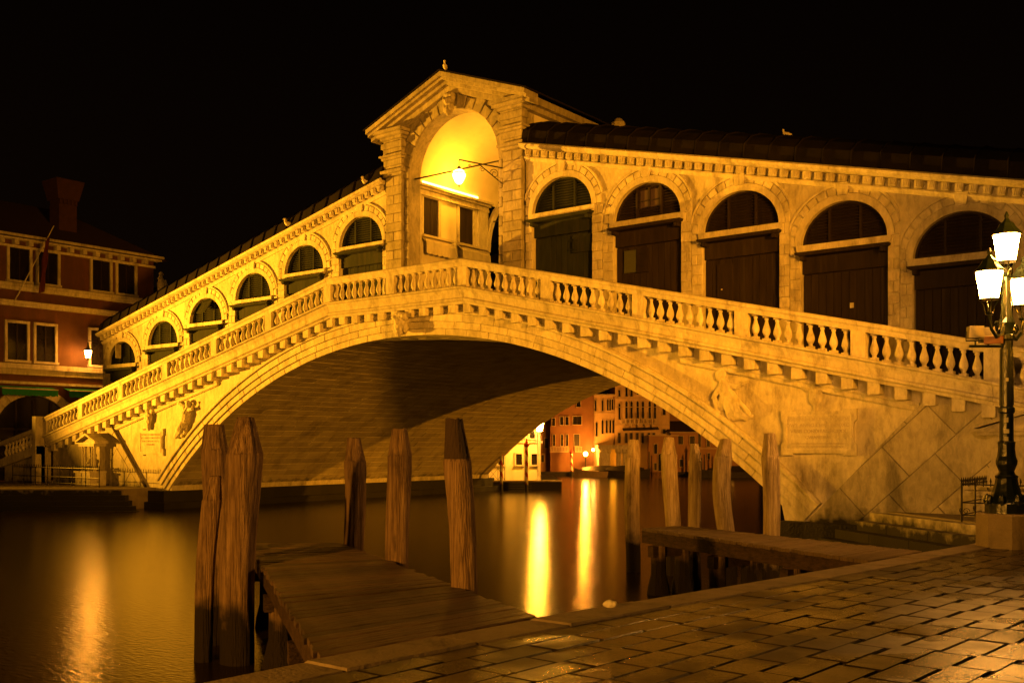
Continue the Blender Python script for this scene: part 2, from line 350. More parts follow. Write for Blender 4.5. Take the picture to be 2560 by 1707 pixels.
d2 = Vector((.76,-.65)).normalized(); n2v = Vector((-.65,-.76)).normalized()
for i, (off, z) in enumerate([(.03,1.04),(.38,.84),(.73,.62),(1.08,.40),(1.45,.18)]):
    a = Vector((15.75,.45)) + n2v*off - d2*(.15*i)
    for k in range(5):
        q0 = a + d2*(1.6*k+.01); q1 = a + d2*(1.6*k+1.59)
        if q1.y < -6: continue
        obj('step', MB().prism_z([tuple(q0), tuple(q1), tuple(q1-n2v*.42), tuple(q0-n2v*.42)], z-.9, z), STONE_D, right_bank)

# ================================================================== THE BRIDGE
XC, ZC, RA = 0.1, -13.5, 19.87            # arch circle
YF, YB = 0.50, 21.5                       # front and back faces
def rail(x):                              # top line of the handrail
    if x < -3.29: return 8.60 - .2325*(-3.29-x)
    if x > 3.04: return 8.60 - .2312*(x-3.04)
    return 8.60
def arch(x, r=RA):
    d_ = r*r-(x-XC)**2
    return ZC+math.sqrt(d_) if d_ > 0 else -99
bridge = thing('stone_bridge', 'broad pale stone arch bridge with balustraded ramps spanning the canal', 'bridge', (XC,YF,0))
body = MB(); xs = [-23.0+.5*i for i in range(97)]
N_ = len(xs)
def low(x): return max(-1.2, arch(x, RA+.05) if abs(x-XC) < 13.9 else -1.2)
vs = []
for x in xs: vs += [(x,YF,low(x)), (x,YF,rail(x)-1.05), (x,YB,rail(x)-1.05), (x,YB,low(x))]
fs = []
for i in range(N_-1):
    for j in range(4): fs.append((i*4+j, i*4+(j+1)%4, (i+1)*4+(j+1)%4, (i+1)*4+j))
fs += [(0,3,2,1), tuple((N_-1)*4+j for j in range(4))]
body.add(vs, fs)
spandrel = obj('spandrel_wall', body, STONE, bridge)
# tidal bases under both springings
for sx in (-1,1):
    xa = XC+sx*13.55; xb = XC+sx*16.5
    mbb = MB()
    pts = []
    for k in range(24):
        yk = .05+21.9*k/23
        pts.append((xa+sx*random.uniform(-.12,.12), yk))
    poly = pts + [(xb,21.95),(xb,.05)]
    mbb.prism_z(poly if sx < 0 else poly[::-1], -1.2, .74)
    obj('abutment_base', mbb, BASE, bridge)
    mb2 = MB(); pts = [(xa-sx*(.35+random.uniform(-.1,.1)), -.15+22.3*k/23) for k in range(24)]
    poly = pts + [(xb,22.15),(xb,-.15)]
    mb2.prism_z(poly if sx < 0 else poly[::-1], -1.2, .27)
    obj('footing', mb2, BASE, bridge)
# vault stones
vault = part('vault', bridge)
th0 = math.asin(13.9/RA)
rows = 74; dth = 2*th0/rows
def vstone(t0, t1, y0, y1, mbx):
    g_ = .007; gt = g_/RA
    P_ = lambda r, t, yy: (XC+r*math.sin(t), yy, ZC+r*math.cos(t))
    ro, ri = RA+.06, RA - random.uniform(0,.012)
    t0 += gt; t1 -= gt; y0 += g_; y1 -= g_
    c_ = .012; ct = c_/RA
    mbx.add([P_(ro,t0,y0),P_(ro,t1,y0),P_(ro,t1,y1),P_(ro,t0,y1), P_(ri+c_,t0,y0),P_(ri+c_,t1,y0),P_(ri+c_,t1,y1),P_(ri+c_,t0,y1),
             P_(ri,t0+ct,y0+c_),P_(ri,t1-ct,y0+c_),P_(ri,t1-ct,y1-c_),P_(ri,t0+ct,y1-c_)],
            [(0,1,5,4),(1,2,6,5),(2,3,7,6),(3,0,4,7),(4,5,9,8),(5,6,10,9),(6,7,11,10),(7,4,8,11),(8,9,10,11)])
bulk = MB(); nv = 0
for r_ in range(rows):
    t0 = -th0+r_*dth; yy = YF+.02; yy += 0
    first = True
    while yy < YB-.05:
        L = random.uniform(.8,1.25)*(.5 if first and r_%2 else 1); first = False
        y1 = min(yy+L, YB)
        if YB-y1 < .3: y1 = YB
        if r_ < 26 and yy < 13.0 and nv < 300:
            mbx = MB(); vstone(t0, t0+dth, yy, y1, mbx); obj('vault_stone', mbx, STONE_V, vault); nv += 1
        else: vstone(t0, t0+dth, yy, y1, bulk)
        yy = y1
obj('vault_stones', bulk, STONE_V, vault, kind='stuff')
# archivolt: three stepped bands of voussoirs
ring = part('arch_ring', bridge)
tr = math.asin(13.95/RA)
for bi, (r0, r1, yf, nn) in enumerate([(RA-.01,RA+.20,.46,34),(RA+.205,RA+.43,.41,28),(RA+.435,RA+.68,.36,24)]):
    for k in range(nn):
        a0 = -tr+2*tr*k/nn+.0003; a1 = -tr+2*tr*(k+1)/nn-.0003
        poly = [(XC+r*math.sin(a), ZC+r*math.cos(a)) for r, a in [(r0,a0),(r0,(a0+a1)/2),(r0,a1),(r1,a1),(r1,(a0+a1)/2),(r1,a0)]]
        obj('voussoir', MB().stone(poly, yf+random.uniform(-.006,.006), YF+.06, .01), STONE, ring)
mo = MB(); rr_ = [(RA+.68,.40),(RA+.685,.30),(RA+.74,.29),(RA+.80,.34),(RA+.80,.52),(RA+.68,.52)]
na = 60; vs = []; fs = []
for k in range(na+1):
    a = -tr+2*tr*k/na
    for r, yy in rr_: vs.append((XC+r*math.sin(a), yy, ZC+r*math.cos(a)))
n6 = len(rr_)
for k in range(na):
    for j in range(n6): fs.append((k*n6+j, k*n6+(j+1)%n6, (k+1)*n6+(j+1)%n6, (k+1)*n6+j))
fs += [tuple(range(n6)), tuple(range(na*n6, na*n6+n6))]
obj('archivolt_moulding', mo.add(vs, fs), STONE, ring)
# string course under the corbels
st = part('string_course', bridge)
for x0, x1 in [(-17.85,-10.3),(10.6,17.0)]:
    k = 4; 
    for i in range(k):
        a, b = x0+(x1-x0)*i/k+.004, x0+(x1-x0)*(i+1)/k-.004
        obj('string_stone', MB().sweep([(.52,-1.70),(.40,-1.70),(.38,-1.76),(.41,-1.80),(.41,-1.88),(.44,-1.92),(.52,-1.92)], [a,b], rail), STONE, st)
# abutment facing in large slanting blocks
def facing(name, region, sx, mat_, a_len, b_len, proud):
    grp = part(name, bridge)
    c45, s45 = math.cos(R(43)), math.sin(R(43))
    obj('backing', MB().prism([(x,z) for x,z in region], YF-proud+.025, YF+.05), JOINT2, grp)
    for i in range(-14,15):
        for j in range(-14,15):
            u0 = i*a_len + (a_len*.45 if j%2 else 0); v0 = j*b_len; g_ = .006
            q = [(u0+g_,v0+g_),(u0+a_len-g_,v0+g_),(u0+a_len-g_,v0+b_len-g_),(u0+g_,v0+b_len-g_)]
            ox = 14.6*sx
            wq = [(ox+sx*(u*c45 - v*s45), 1.2+(u*s45+v*c45)) for u, v in q]
            if sx < 0: wq = wq[::-1]
            pq = clip_convex(wq, region)
            if len(pq) >= 3 and area(pq) > .03:
                obj('facing_stone', MB().stone(pq, YF-proud+random.uniform(-.008,.008), YF+.04, .012), mat_, grp)
regL = [(-23.0,-.9),(-14.2,-.9),(-14.75,.25),(-18.2,3.74),(-23.0,rail(-23)-1.40)]
regR = [(14.1,-.9),(24.9,-.9),(24.9,rail(24.9)-1.40),(17.28,3.90),(14.35,.85)]
facing('abutment_facing', regL, -1, STONE_D, 1.5, 1.0, .16)
facing('abutment_facing', regR, 1, STONE_D, 1.45, .95, .16)
# cornice, corbels, balustrade by bays
posts = [-23.15,-19.94,-16.61,-13.27,-9.93,-6.57,-3.29,-.16,3.04,6.33,9.51,12.62,15.68,18.70,21.7,24.6]
corn = part('cornice', bridge); bal = part('balustrade', bridge)
CPROF = [(.52,-.87),(-.08,-.87),(-.11,-.90),(-.10,-.94),(-.03,-.97),(-.01,-1.02),(.03,-1.10),(.05,-1.22),(.01,-1.25),(.01,-1.31),(.07,-1.35),(.10,-1.42),(.52,-1.42)]
RPROF = [(.32,-.25),(.32,-.06),(.34,-.03),(.30,.0),(-.04,.0),(-.08,-.03),(-.08,-.10),(-.04,-.14),(-.02,-.25)]
bb = MB()
bprof = [(.052,.06),(.056,.09),(.048,.105),(.06,.13),(.088,.18),(.103,.235),(.100,.29),(.082,.36),(.058,.43),(.044,.49),(.041,.53),(.058,.55),(.058,.575),(.045,.585),(.06,.60)]
bb.lathe(bprof, 12); bb.box(-.085,.085,-.085,.085,-.03,.065); bb.box(-.075,.075,-.075,.075,.598,.68)
bal_me = bb.mesh('baluster'); bal_me.materials.append(STONE)
for p in bal_me.polygons: p.use_smooth = len(p.vertices) == 4 and abs(p.normal.z) < .97 and p.index < 12*14
for a, b in zip(posts, posts[1:]):
    k0, k1 = a+.005, b-.005
    mids = [k0] + [x for x in (-3.29,3.04) if k0 < x < k1] + [k1]
    obj('cornice_stone', MB().sweep(CPROF, mids, lambda x: rail(x)+random.uniform(-.002,.002)), STONE, corn)
    obj('handrail_stone', MB().sweep(RPROF, mids, rail), STONE, bal)
    n9 = 9; sp = (b-a-.40)/n9
    for i in range(n9):
        x = a+.20+sp*(i+.5)
        obj('baluster', bal_me, None, bal, world=at(x+random.uniform(-.006,.006), .13, rail(x)-.885, rz=random.uniform(-.03,.03)))
for a in posts:
    z = rail(a)
    obj('post', MB().prism([(a-.18,rail(a-.18)-.88),(a+.18,rail(a+.18)-.88),(a+.18,rail(a+.18)-.24),(a-.18,rail(a-.18)-.24)], -.02, .30), STONE, bal)
# end block of the cornice on the left
x = -22.7
while x < 24.3:
    zt = rail(x)-1.40; zb = min(rail(x-.15),rail(x+.15))-1.42-.25
    cb = MB().prism([(x-.145,rail(x-.145)-1.40),(x+.145,rail(x+.145)-1.40),(x+.145,zb+.02),(x+.125,zb),(x-.125,zb),(x-.145,zb+.02)], .15, .56)
    obj('corbel', cb, STONE, corn); x += .645
# sculptures of the front
def blob(name, build, mat_, parent, voxel=.03, rough_=.0, flat=None, **props):
    mb_ = MB(); build(mb_)
    if flat: mb_.v = [(x, .5+(y-.5)*flat, z) for x, y, z in mb_.v]
    o = obj(name, mb_, mat_, parent, **props)
    md = o.modifiers.new('remesh', 'REMESH'); md.mode = 'VOXEL'; md.voxel_size = voxel; md.use_smooth_shade = True
    if rough_:
        tx = bpy.data.textures.new(name, 'CLOUDS'); tx.noise_scale = .09
        dm = o.modifiers.new('carve', 'DISPLACE'); dm.texture = tx; dm.strength = rough_; dm.texture_coords = 'GLOBAL'
    sm = o.modifiers.new('soft', 'SMOOTH'); sm.factor = .5; sm.iterations = 2
    return o
def mask(mb_):
    cx = XC+.05
    mb_.ball((cx,.22,6.72), (.26,.26,.36)); mb_.ball((cx,.02,6.78), (.06,.10,.12)); mb_.ball((cx-.1,.04,6.88), (.07,.06,.05)); mb_.ball((cx+.1,.04,6.88), (.07,.06,.05))
    for s in (-1,1): mb_.ball((cx+s*.2,.16,6.95), (.13,.14,.14)); mb_.ball((cx+s*.22,.18,6.6), (.1,.12,.2))
    mb_.ball((cx,.1,6.50), (.16,.14,.2)); mb_.ball((cx,.22,7.05), (.28,.2,.1))
blob('keystone_mask', mask, STONE, bridge, .018, .04)
def angel_left(mb_):   # flying figure, arm raised, wing out to the left
    T = lambda pts, r: mb_.tube(pts, r, 8)
    mb_.ball((-12.22,.36,4.36), (.14,.14,.17))
    T([(-12.25,.40,4.22),(-12.35,.38,3.95),(-12.45,.40,3.65)], [.12,.24,.22])
    T([(-12.45,.42,3.7),(-12.75,.38,3.3),(-13.15,.40,2.98)], [.24,.26,.10])
    T([(-12.35,.40,3.65),(-12.45,.42,3.25),(-12.75,.42,3.0)], [.2,.16,.08])
    T([(-12.15,.36,4.1),(-11.88,.32,4.15),(-11.82,.34,4.42)], [.1,.085,.06])
    T([(-12.45,.36,4.05),(-12.6,.3,3.85),(-12.4,.24,3.75)], [.09,.075,.055])
    T([(-12.5,.46,4.2),(-12.9,.46,4.38),(-13.2,.48,4.5)], [.15,.13,.03])
blob('relief_figure', angel_left, STONE, bridge, .02, .03, flat=.8)
def lady_right(mb_):   # kneeling draped figure, one arm stretched back
    T = lambda pts, r: mb_.tube(pts, r, 8)
    mb_.ball((11.78,.40,4.55), (.12,.12,.16)); mb_.ball((11.86,.42,4.6), (.12,.12,.15))
    T([(11.85,.42,4.42),(11.93,.42,4.22),(12.0,.42,3.95)], [.08,.20,.2])
    T([(11.98,.42,4.0),(12.2,.42,3.65),(12.62,.44,3.42)], [.24,.3,.14])
    T([(11.95,.44,3.9),(11.83,.44,3.65),(11.78,.44,3.42)], [.2,.16,.12])
    T([(11.85,.44,3.5),(12.2,.42,3.46),(12.75,.46,3.41)], [.12,.16,.06])
    T([(12.0,.42,4.28),(12.3,.38,4.22),(12.62,.42,4.35)], [.1,.075,.045])
    T([(11.88,.34,4.25),(11.7,.3,4.05),(11.62,.34,3.92)], [.09,.075,.06])
    T([(11.65,.36,3.95),(11.70,.4,3.7),(11.74,.42,3.42)], [.07,.1,.1])
    for q in range(5):
        T([(11.95+.05*q,.27,4.0-.04*q),(12.0+.12*q,.2,3.7),(12.05+.16*q,.28,3.42)], [.02,.03,.02])
blob('relief_figure', lady_right, STONE, bridge, .015, .025, flat=.62)
def arms(cx, cz, s):
    def f(mb_):
        mb_.ball((cx,.40,cz), (.2*s,.14,.27*s)); mb_.ball((cx-.2*s,.42,cz+.24*s), (.12*s,.1,.12*s)); mb_.ball((cx+.2*s,.42,cz+.22*s), (.12*s,.1,.12*s))
        mb_.ball((cx,.42,cz-.3*s), (.08*s,.1,.16*s)); mb_.ball((cx,.36,cz+.26*s), (.12*s,.12,.1*s))
    return f
blob('coat_of_arms', arms(-15.1,3.85,1.25), STONE, bridge, .02, .05)
blob('coat_of_arms', arms(14.44,3.90,.95), STONE, bridge, .018, .04, flat=.55)
def tablet(x0, x1, z0, z1, y, rows_):
    tb = MB(); e = .10
    pl = [(x0,z0),(x0+.32,z0),(x0+.32,z0+.05),(x1-.32,z0+.05),(x1-.32,z0),(x1,z0),(x1,z0+.28),(x1-.07,z0+.34),(x1-.07,z1-.34),(x1,z1-.28),(x1,z1),(x1-.32,z1),(x1-.32,z1-.05),(x0+.32,z1-.05),(x0+.32,z1),(x0,z1),(x0,z1-.28),(x0+.07,z1-.34),(x0+.07,z0+.34),(x0,z0+.28)]
    tb.prism(pl, y, y+.2)
    t_ = obj('inscription_tablet', tb, STONE, bridge)
    fr = MB()
    for (a,b,c,d_) in [(x0+.12,x1-.12,z1-.17,z1-.13),(x0+.12,x1-.12,z0+.13,z0+.17),(x0+.12,x0+.16,z0+.17,z1-.17),(x1-.16,x1-.12,z0+.17,z1-.17)]:
        fr.box(a,b,y-.018,y+.01,c,d_)
    obj('tablet_frame', fr, STONE, t_)
    zc = z1-.29
    for txt, size in rows_:
        cu = bpy.data.curves.new('inscription_line', 'FONT'); cu.body = txt; cu.size = size; cu.align_x = 'CENTER'; cu.extrude = .003
        cu.materials.append(INCISED)
        tmp = bpy.data.objects.new('tmp_text', cu); COL.objects.link(tmp)
        me = bpy.data.meshes.new_from_object(tmp.evaluated_get(bpy.context.evaluated_depsgraph_get())); me.name = 'inscription_line'
        bpy.data.objects.remove(tmp)
        if not me.materials: me.materials.append(INCISED)
        o = bpy.data.objects.new('inscription_line', me)
        link(o, t_, Matrix.Translation(((x0+x1)/2, y-.004, zc)) @ Matrix.Rotation(R(90),4,'X')); zc -= size*1.22
    return t_
tablet(13.55,15.50,2.42,3.58,.39, [('PASCHALE CICONIA VENETIAR', .125),('DVCE ANNO CHRISTI MDXCI', .125),('VRBIS CONDITAE MCLXX', .125),('CVRANTIBVS', .115),('ALOYSIO GEORGIO PROC M ANTONIO BARBARO', .062),('EQ ET PROC IACOBO FOSCARENO EQ ET PROC', .062)])
tablet(-15.88,-14.08,2.20,3.36,.42, [('PASCHALE CICONIA VENETIAR', .115),('DVCE ANNO CHRISTI MDXCI', .115),('VRBIS CONDITAE MCLXX', .115),('CVRANTIBVS', .11)])
# lower stair wing with its own balustrade on the left
wing = thing('stair_balustrade', 'shaded stair balustrade sloping down leftward beyond the bridge end', 'balustrade', (-25.2,-.2,.85))
wz = lambda x: 3.46+.185*(x+23.4)
obj('stair_wall', MB().prism([(-26.9,.6),(-23.3,.6),(-23.3,wz(-23.3)-.9),(-26.9,wz(-26.9)-.9)], -.08, .40), STONE_D, wing)
obj('stair_handrail', MB().sweep([(-.34,-.2),(-.34,0),(.06,0),(.06,-.2)], [-26.9,-23.62], wz), STONE, wing)
obj('stair_plinth', MB().sweep([(-.32,-1.25),(-.32,-.86),(.04,-.86),(.04,-1.25)], [-26.9,-23.3], wz), STONE, wing)
x = -23.85
while x > -26.9: obj('baluster', bal_me, None, wing, world=at(x,-.14,wz(x)-.86)); x -= .34
obj('end_post', MB().box(-23.62,-23.30,-.36,.10,.84,4.02), STONE, wing)

# ================================================================== SHOP ARCADES
YA = 3.0
def top_r(x): return 12.80-.2395*(x-3.5)
def top_l(x): return 12.80-.2275*(-2.9-x)
def ell(a, b, t): return (a*math.cos(t), b*math.sin(t))
unit_den = MB()                            # one modillion under the eaves
unit_den.prism([(-.085,0),(.085,0),(.10,.20),(-.10,.20)], -.18, .02)
for q in (-.04,0,.04): unit_den.prism([(q-.011,.02),(q+.011,.02),(q+.013,.19),(q-.013,.19)], -.205, -.17)
den_me = unit_den.mesh('modillion'); den_me.materials.append(STONE)
def arcade(label, side, bays, xin, xout, topf):
    """bays: (centre x, lunette base z, wood material, kind)"""
    A = thing('shop_arcade', label, 'arcade', (xin,YA,rail(xin)-1.1))
    lo, hi = min(xin,xout), max(xin,xout)
    # solid body behind and curved lead roof
    obj('shop_block', MB().add([(x,y,z) for x in (lo,hi) for y in (YA+.55,8.3) for z in (rail(x)-1.4, topf(x)-.1)],
        [(0,1,3,2),(4,6,7,5),(0,4,5,1),(2,3,7,6),(1,5,7,3),(0,2,6,4)]), PLASTER, A)
    prof = []
    for k in range(11):
        t = math.pi*k/10; prof.append((5.55-2.85*math.cos(t), .02+1.15*math.sin(t)**.8 if 0<k<10 else .02))
    prof += [(8.4,-.06),(2.7,-.06)]
    rf = obj('lead_roof', MB().sweep(prof, [lo,hi], topf), LEAD, A)
    x = lo+.3
    while x < hi:
        rb = MB(); pr = [(5.55-2.88*math.cos(math.pi*k/10), .04+1.17*math.sin(math.pi*k/10)**.8) for k in range(11)]
        rb.tube([(x+(random.random()-.5)*.02, yy, topf(x)+dz-.03) for yy, dz in pr], .03, 5); obj('roof_seam', rb, LEAD, rf); x += .78
    # cornice
    cor = part('eaves_cornice', A)
    CP = [(3.05,0),(2.62,0),(2.56,-.05),(2.58,-.12),(2.66,-.17),(2.72,-.19),(3.05,-.19)]
    k = max(2,int((hi-lo)/2.4))
    for i in range(k):
        a, b = lo+(hi-lo)*i/k+.004, lo+(hi-lo)*(i+1)/k-.004
        obj('cornice_stone', MB().sweep(CP, [a,b], topf), STONE, cor)
        obj('frieze_stone', MB().sweep([(3.05,-.41),(2.90,-.41),(2.88,-.45),(2.92,-.50),(2.94,-.56),(3.05,-.56)], [a,b], topf), STONE, cor)
    x = lo+.22
    sl = (topf(lo+1)-topf(lo))
    while x < hi-.1:
        obj('modillion', den_me, None, cor, world=Matrix.Translation((x,2.94,topf(x)-.40)) @ Matrix(((1,0,0,0),(0,1,0,0),(sl,0,1,0),(0,0,0,1)))); x += .335
    # bays
    n = len(bays); edges = [xin]
    for (a,_,_,_), (b,_,_,_) in zip(bays, bays[1:]): edges.append((a+b)/2)
    edges.append(xout)
    for i, (xc, zb, wm_, kind) in enumerate(bays):
        e0, e1 = sorted((edges[i], edges[i+1])); a, b = 1.20, 1.10; base = rail(xc)-1.35
        B = part('shop_bay', A, (xc,YA,base))
        # wall: piers and the field above the arch, with a real opening
        wl = MB(); S = 22
        arc = [(xc+a*math.cos(math.pi*(1-k/S)), zb+b*math.sin(math.pi*(1-k/S))) for k in range(S+1)]
        lower = [(e0,base),(xc-a,base),(xc-a,zb)] + arc[1:-1] + [(xc+a,zb),(xc+a,base),(e1,base)]
        up = lambda x: topf(x)-.18
        # front strips
        wl.add([(e0,YA,base),(xc-a,YA,base),(xc-a,YA,zb),(xc-a,YA,up(xc-a)),(e0,YA,up(e0))], [(0,1,2,3,4)])
        wl.add([(e1,YA,base),(e1,YA,up(e1)),(xc+a,YA,up(xc+a)),(xc+a,YA,zb),(xc+a,YA,base)], [(0,1,2,3,4)])
        for (x0,z0),(x1,z1) in zip(arc, arc[1:]): wl.add([(x0,YA,z0),(x1,YA,z1),(x1,YA,up(x1)),(x0,YA,up(x0))], [(0,1,2,3)])
        rev = [(xc-a,base)] + arc + [(xc+a,base)]
        for (x0,z0),(x1,z1) in zip(rev, rev[1:]): wl.add([(x0,YA,z0),(x1,YA,z1),(x1,YA+.6,z1),(x0,YA+.6,z0)], [(0,1,2,3)])
        obj('wall', wl.mesh('wall', fix=False), STONE, B)
        # smooth surround
        fr = MB(); fa, fb = a+.19, b+.20; vs = []; fs = []
        for k in range(S+1):
            t = math.pi*(1-k/S)
            for (ra_, rb_, yy) in ((a-.0,b-.0,YA+.02),(a-.0,b-.0,YA-.055),(fa,fb,YA-.055),(fa,fb,YA+.02)): vs.append((xc+ra_*math.cos(t), yy, zb+rb_*math.sin(t)))
        for k in range(S):
            for j in range(4): fs.append((k*4+j, k*4+(j+1)%4, (k+1)*4+(j+1)%4, (k+1)*4+j))
        fs += [(0,1,2,3), tuple(S*4+j for j in range(4))]
        obj('arch_surround', fr.add(vs, fs), STONE, B)
        # voussoirs (rough blocks) and keystone
        va, vb = a+.375, b+.42; NV = 15
        for k in range(NV):
            t0 = math.pi*(1-k/NV)-.012; t1 = math.pi*(1-(k+1)/NV)+.012
            if k == NV//2:
                ky = MB().stone([(xc-.13,zb+b+.15),(xc+.13,zb+b+.15),(xc+.19,zb+b+.50),(xc-.19,zb+b+.50)], YA-.11, YA+.02, .012)
                obj('keystone', ky, STONE, B); continue
            ir = .012
            poly = [(xc+(fa+ir)*math.cos(t0), zb+(fb+ir)*math.sin(t0)), (xc+(fa+ir)*math.cos(t1), zb+(fb+ir)*math.sin(t1)),
                    (xc+va*math.cos(t1), zb+vb*math.sin(t1)), (xc+va*math.cos(t0), zb+vb*math.sin(t0))]
            poly = [(min(max(x,e0+.01),e1-.01), z) for x, z in poly]
            obj('voussoir', MB().stone(poly, YA-.05+random.uniform(-.012,.01), YA+.02, .014), STONE, B)
        om = MB(); vs = []; fs = []
        for k in range(S+1):
            t = math.pi*(.07+.86*(1-k/S))
            for (dr, yy) in ((.0,YA+.01),(.0,YA-.05),(.06,YA-.06),(.075,YA+.01)): vs.append((min(max(xc+(va+.02+dr)*math.cos(t),e0),e1), yy, zb+(vb+.02+dr)*math.sin(t)))
        for k in range(S):
            for j in range(4): fs.append((k*4+j, k*4+(j+1)%4, (k+1)*4+(j+1)%4, (k+1)*4+j))
        obj('outer_moulding', om.add(vs, fs), STONE, B)
        # sill
        obj('sill', MB().prism([(xc-1.31,zb),(xc+1.31,zb),(xc+1.31,zb-.13),(xc+1.24,zb-.20),(xc-1.24,zb-.20),(xc-1.31,zb-.13)], YA-.12, YA+.35), STONE, B)
        # pier blocks
        for (p0, p1) in ((e0+.012, xc-a-.012), (xc+a+.012, e1-.012)):
            z = zb-.02; row = 0
            while z > rail(xc)-.15:
                z0 = z-.30; mid = (p0+p1)/2
                for q0, q1 in ([(p0,p1)] if row%2 else [(p0,mid-.006),(mid+.006,p1)]):
                    if q1-q0 > .05: obj('pier_block', MB().stone([(q0,z0+.008),(q1,z0+.008),(q1,z-.008),(q0,z-.008)], YA-.045+random.uniform(-.01,.008), YA+.02, .012), STONE, B)
                z = z0; row += 1
        # lunette shutters
        yl = YA+.14
        obj('lunette_back', MB().prism([(xc+x, zb+z) for x, z in [ell(a+.02,b+.02,math.pi*k/16) for k in range(17)]], yl+.07, yl+.12), wm_, B)
        fr = MB(); vs = []; fs = []
        for k in range(S+1):
            t = math.pi*(1-k/S)
            for (dr, yy) in ((.0,yl+.07),(.0,yl-.03),(-.06,yl-.03),(-.06,yl+.07)): vs.append((xc+(a+dr)*math.cos(t), yy, zb+(b+dr)*math.sin(t)))
        for k in range(S):
            for j in range(4): fs.append((k*4+j, k*4+(j+1)%4, (k+1)*4+(j+1)%4, (k+1)*4+j))
        fr.add(vs, fs); fr.box(xc-a,xc+a,yl-.03,yl+.07,zb,zb+.06)
        for mx_ in (-.43,.43): fr.box(xc+mx_-.035,xc+mx_+.035,yl-.045,yl+.06,zb+.05,zb+b*math.sqrt(1-(mx_/a)**2)-.03)
        obj('lunette_frame', fr, wm_, B)
        nS = 11
        for k in range(nS):
            z = zb+.11+k*(b-.16)/nS; hw = (a-.05)*math.sqrt(max(0,1-((z+.03-zb)/b)**2))-.03
            if hw < .12: continue
            if kind == 'window':
                spans = [(-hw,-.47),(.47,hw)] if hw > .5 else []
                if z < zb+.34: spans = [(-hw,hw)]
            elif kind == 'gap': spans = [(-hw,-.40),(-.18,hw)] if hw > .45 else [(-hw,hw)]
            else: spans = [(-hw,hw)]
            for s0, s1 in spans:
                if s1-s0 > .05: obj('shutter_slat', MB().add([(xc+s0,yl-.02,z),(xc+s1,yl-.02,z),(xc+s1,yl+.06,z+.075),(xc+s0,yl+.06,z+.075),(xc+s0,yl-.008,z-.012),(xc+s1,yl-.008,z-.012),(xc+s1,yl+.07,z+.06),(xc+s0,yl+.07,z+.06)],
                    [(0,1,2,3),(7,6,5,4),(0,4,5,1),(3,2,6,7),(0,3,7,4),(1,5,6,2)]), wm_, B)
        if kind == 'window':
            obj('window_pane', MB().box(xc-.33,xc-.04,yl+.03,yl+.06,zb+.38,zb+.92), WARMPANE, B)
            obj('window_pane', MB().box(xc+.04,xc+.33,yl+.03,yl+.06,zb+.38,zb+.92), WARMPANE, B)
            obj('window_sash', MB().box(xc-.04,xc+.04,yl-.02,yl+.06,zb+.34,zb+.98).box(xc-.38,xc-.33,yl-.02,yl+.06,zb+.34,zb+.94).box(xc+.33,xc+.38,yl-.02,yl+.06,zb+.34,zb+.94).box(xc-.38,xc+.38,yl-.02,yl+.06,zb+.56,zb+.59), wm_, B)
        if kind == 'gap':
            obj('open_leaf', MB().add([(xc-.40,yl,zb+.3),(xc-.32,yl-.32,zb+.3),(xc-.32,yl-.32,zb+.95),(xc-.40,yl,zb+.98),(xc-.37,yl+.01,zb+.3),(xc-.29,yl-.32,zb+.3),(xc-.29,yl-.32,zb+.95),(xc-.37,yl+.01,zb+.98)],
                [(0,1,2,3),(7,6,5,4),(0,4,5,1),(1,5,6,2),(2,6,7,3),(3,7,4,0)]), STONE, B)
        if kind == 'leaf':
            obj('open_leaf', MB().add([(xc-.35,yl-.02,zb+.95),(xc+.30,yl-.02,zb+.98),(xc+.30,yl-.40,zb+.42),(xc-.35,yl-.40,zb+.40),(xc-.35,yl-.05,zb+.97),(xc+.30,yl-.05,zb+1.0),(xc+.30,yl-.43,zb+.44),(xc-.35,yl-.43,zb+.42)],
                [(0,1,2,3),(7,6,5,4),(0,4,5,1),(1,5,6,2),(2,6,7,3),(3,7,4,0)]), wm_, B)
        # shop front: timber hood, fascia and boards
        hd = MB().prism([(xc-1.30,zb-.21),(xc+1.30,zb-.21),(xc+1.27,zb-.27),(xc+1.17,zb-.31),(xc-1.17,zb-.31),(xc-1.27,zb-.27)], YA-.30, YA+.3)
        hd.box(xc-1.17,xc-1.05,YA-.22,YA+.2,zb-.42,zb-.31); hd.box(xc+1.05,xc+1.17,YA-.22,YA+.2,zb-.42,zb-.31)
        obj('timber_hood', hd, wm_, B)
        obj('fascia_board', MB().box(xc-1.19,xc+1.19,YA+.06,YA+.3,zb-.78,zb-.311), wm_, B)
        nb = 11; bw = 2.36/nb
        ztop = zb-.80
        for k in range(nb):
            x0 = xc-1.18+bw*k
            obj('shutter_board', MB().stone([(x0+.006,base),(x0+bw-.006,base),(x0+bw-.006,ztop),(x0+.006,ztop)], YA+.14+random.uniform(-.008,.008), YA+.22, .012), wm_, B)
        obj('door_back', MB().box(xc-1.19,xc+1.19,YA+.2,YA+.3,base,zb-.5), wm_, B)
        if kind == 'louvre_hatch':
            obj('hatch', MB().box(xc+.35,xc+1.12,YA+.07,YA+.15,zb-1.45,zb-.88).box(xc+.38,xc+.42,YA+.04,YA+.08,zb-1.40,zb-.95).box(xc+.28,xc+.62,YA+.04,YA+.07,zb-1.06,zb-1.02).box(xc+.28,xc+.62,YA+.04,YA+.07,zb-1.36,zb-1.32), wm_, B)
        if kind == 'window':
            obj('hatch_louvre', MB().box(xc-.88,xc-.44,YA+.08,YA+.15,zb-1.62,zb-.92), LOUVRE, B)
            hh = MB().box(xc-.42,xc+.02,YA+.06,YA+.15,zb-1.65,zb-.90)
            for q in (-1.08,-1.45): hh.box(xc-.36,xc-.04,YA+.03,YA+.07,zb+q,zb+q+.03)
            obj('hatch', hh, wm_, B)
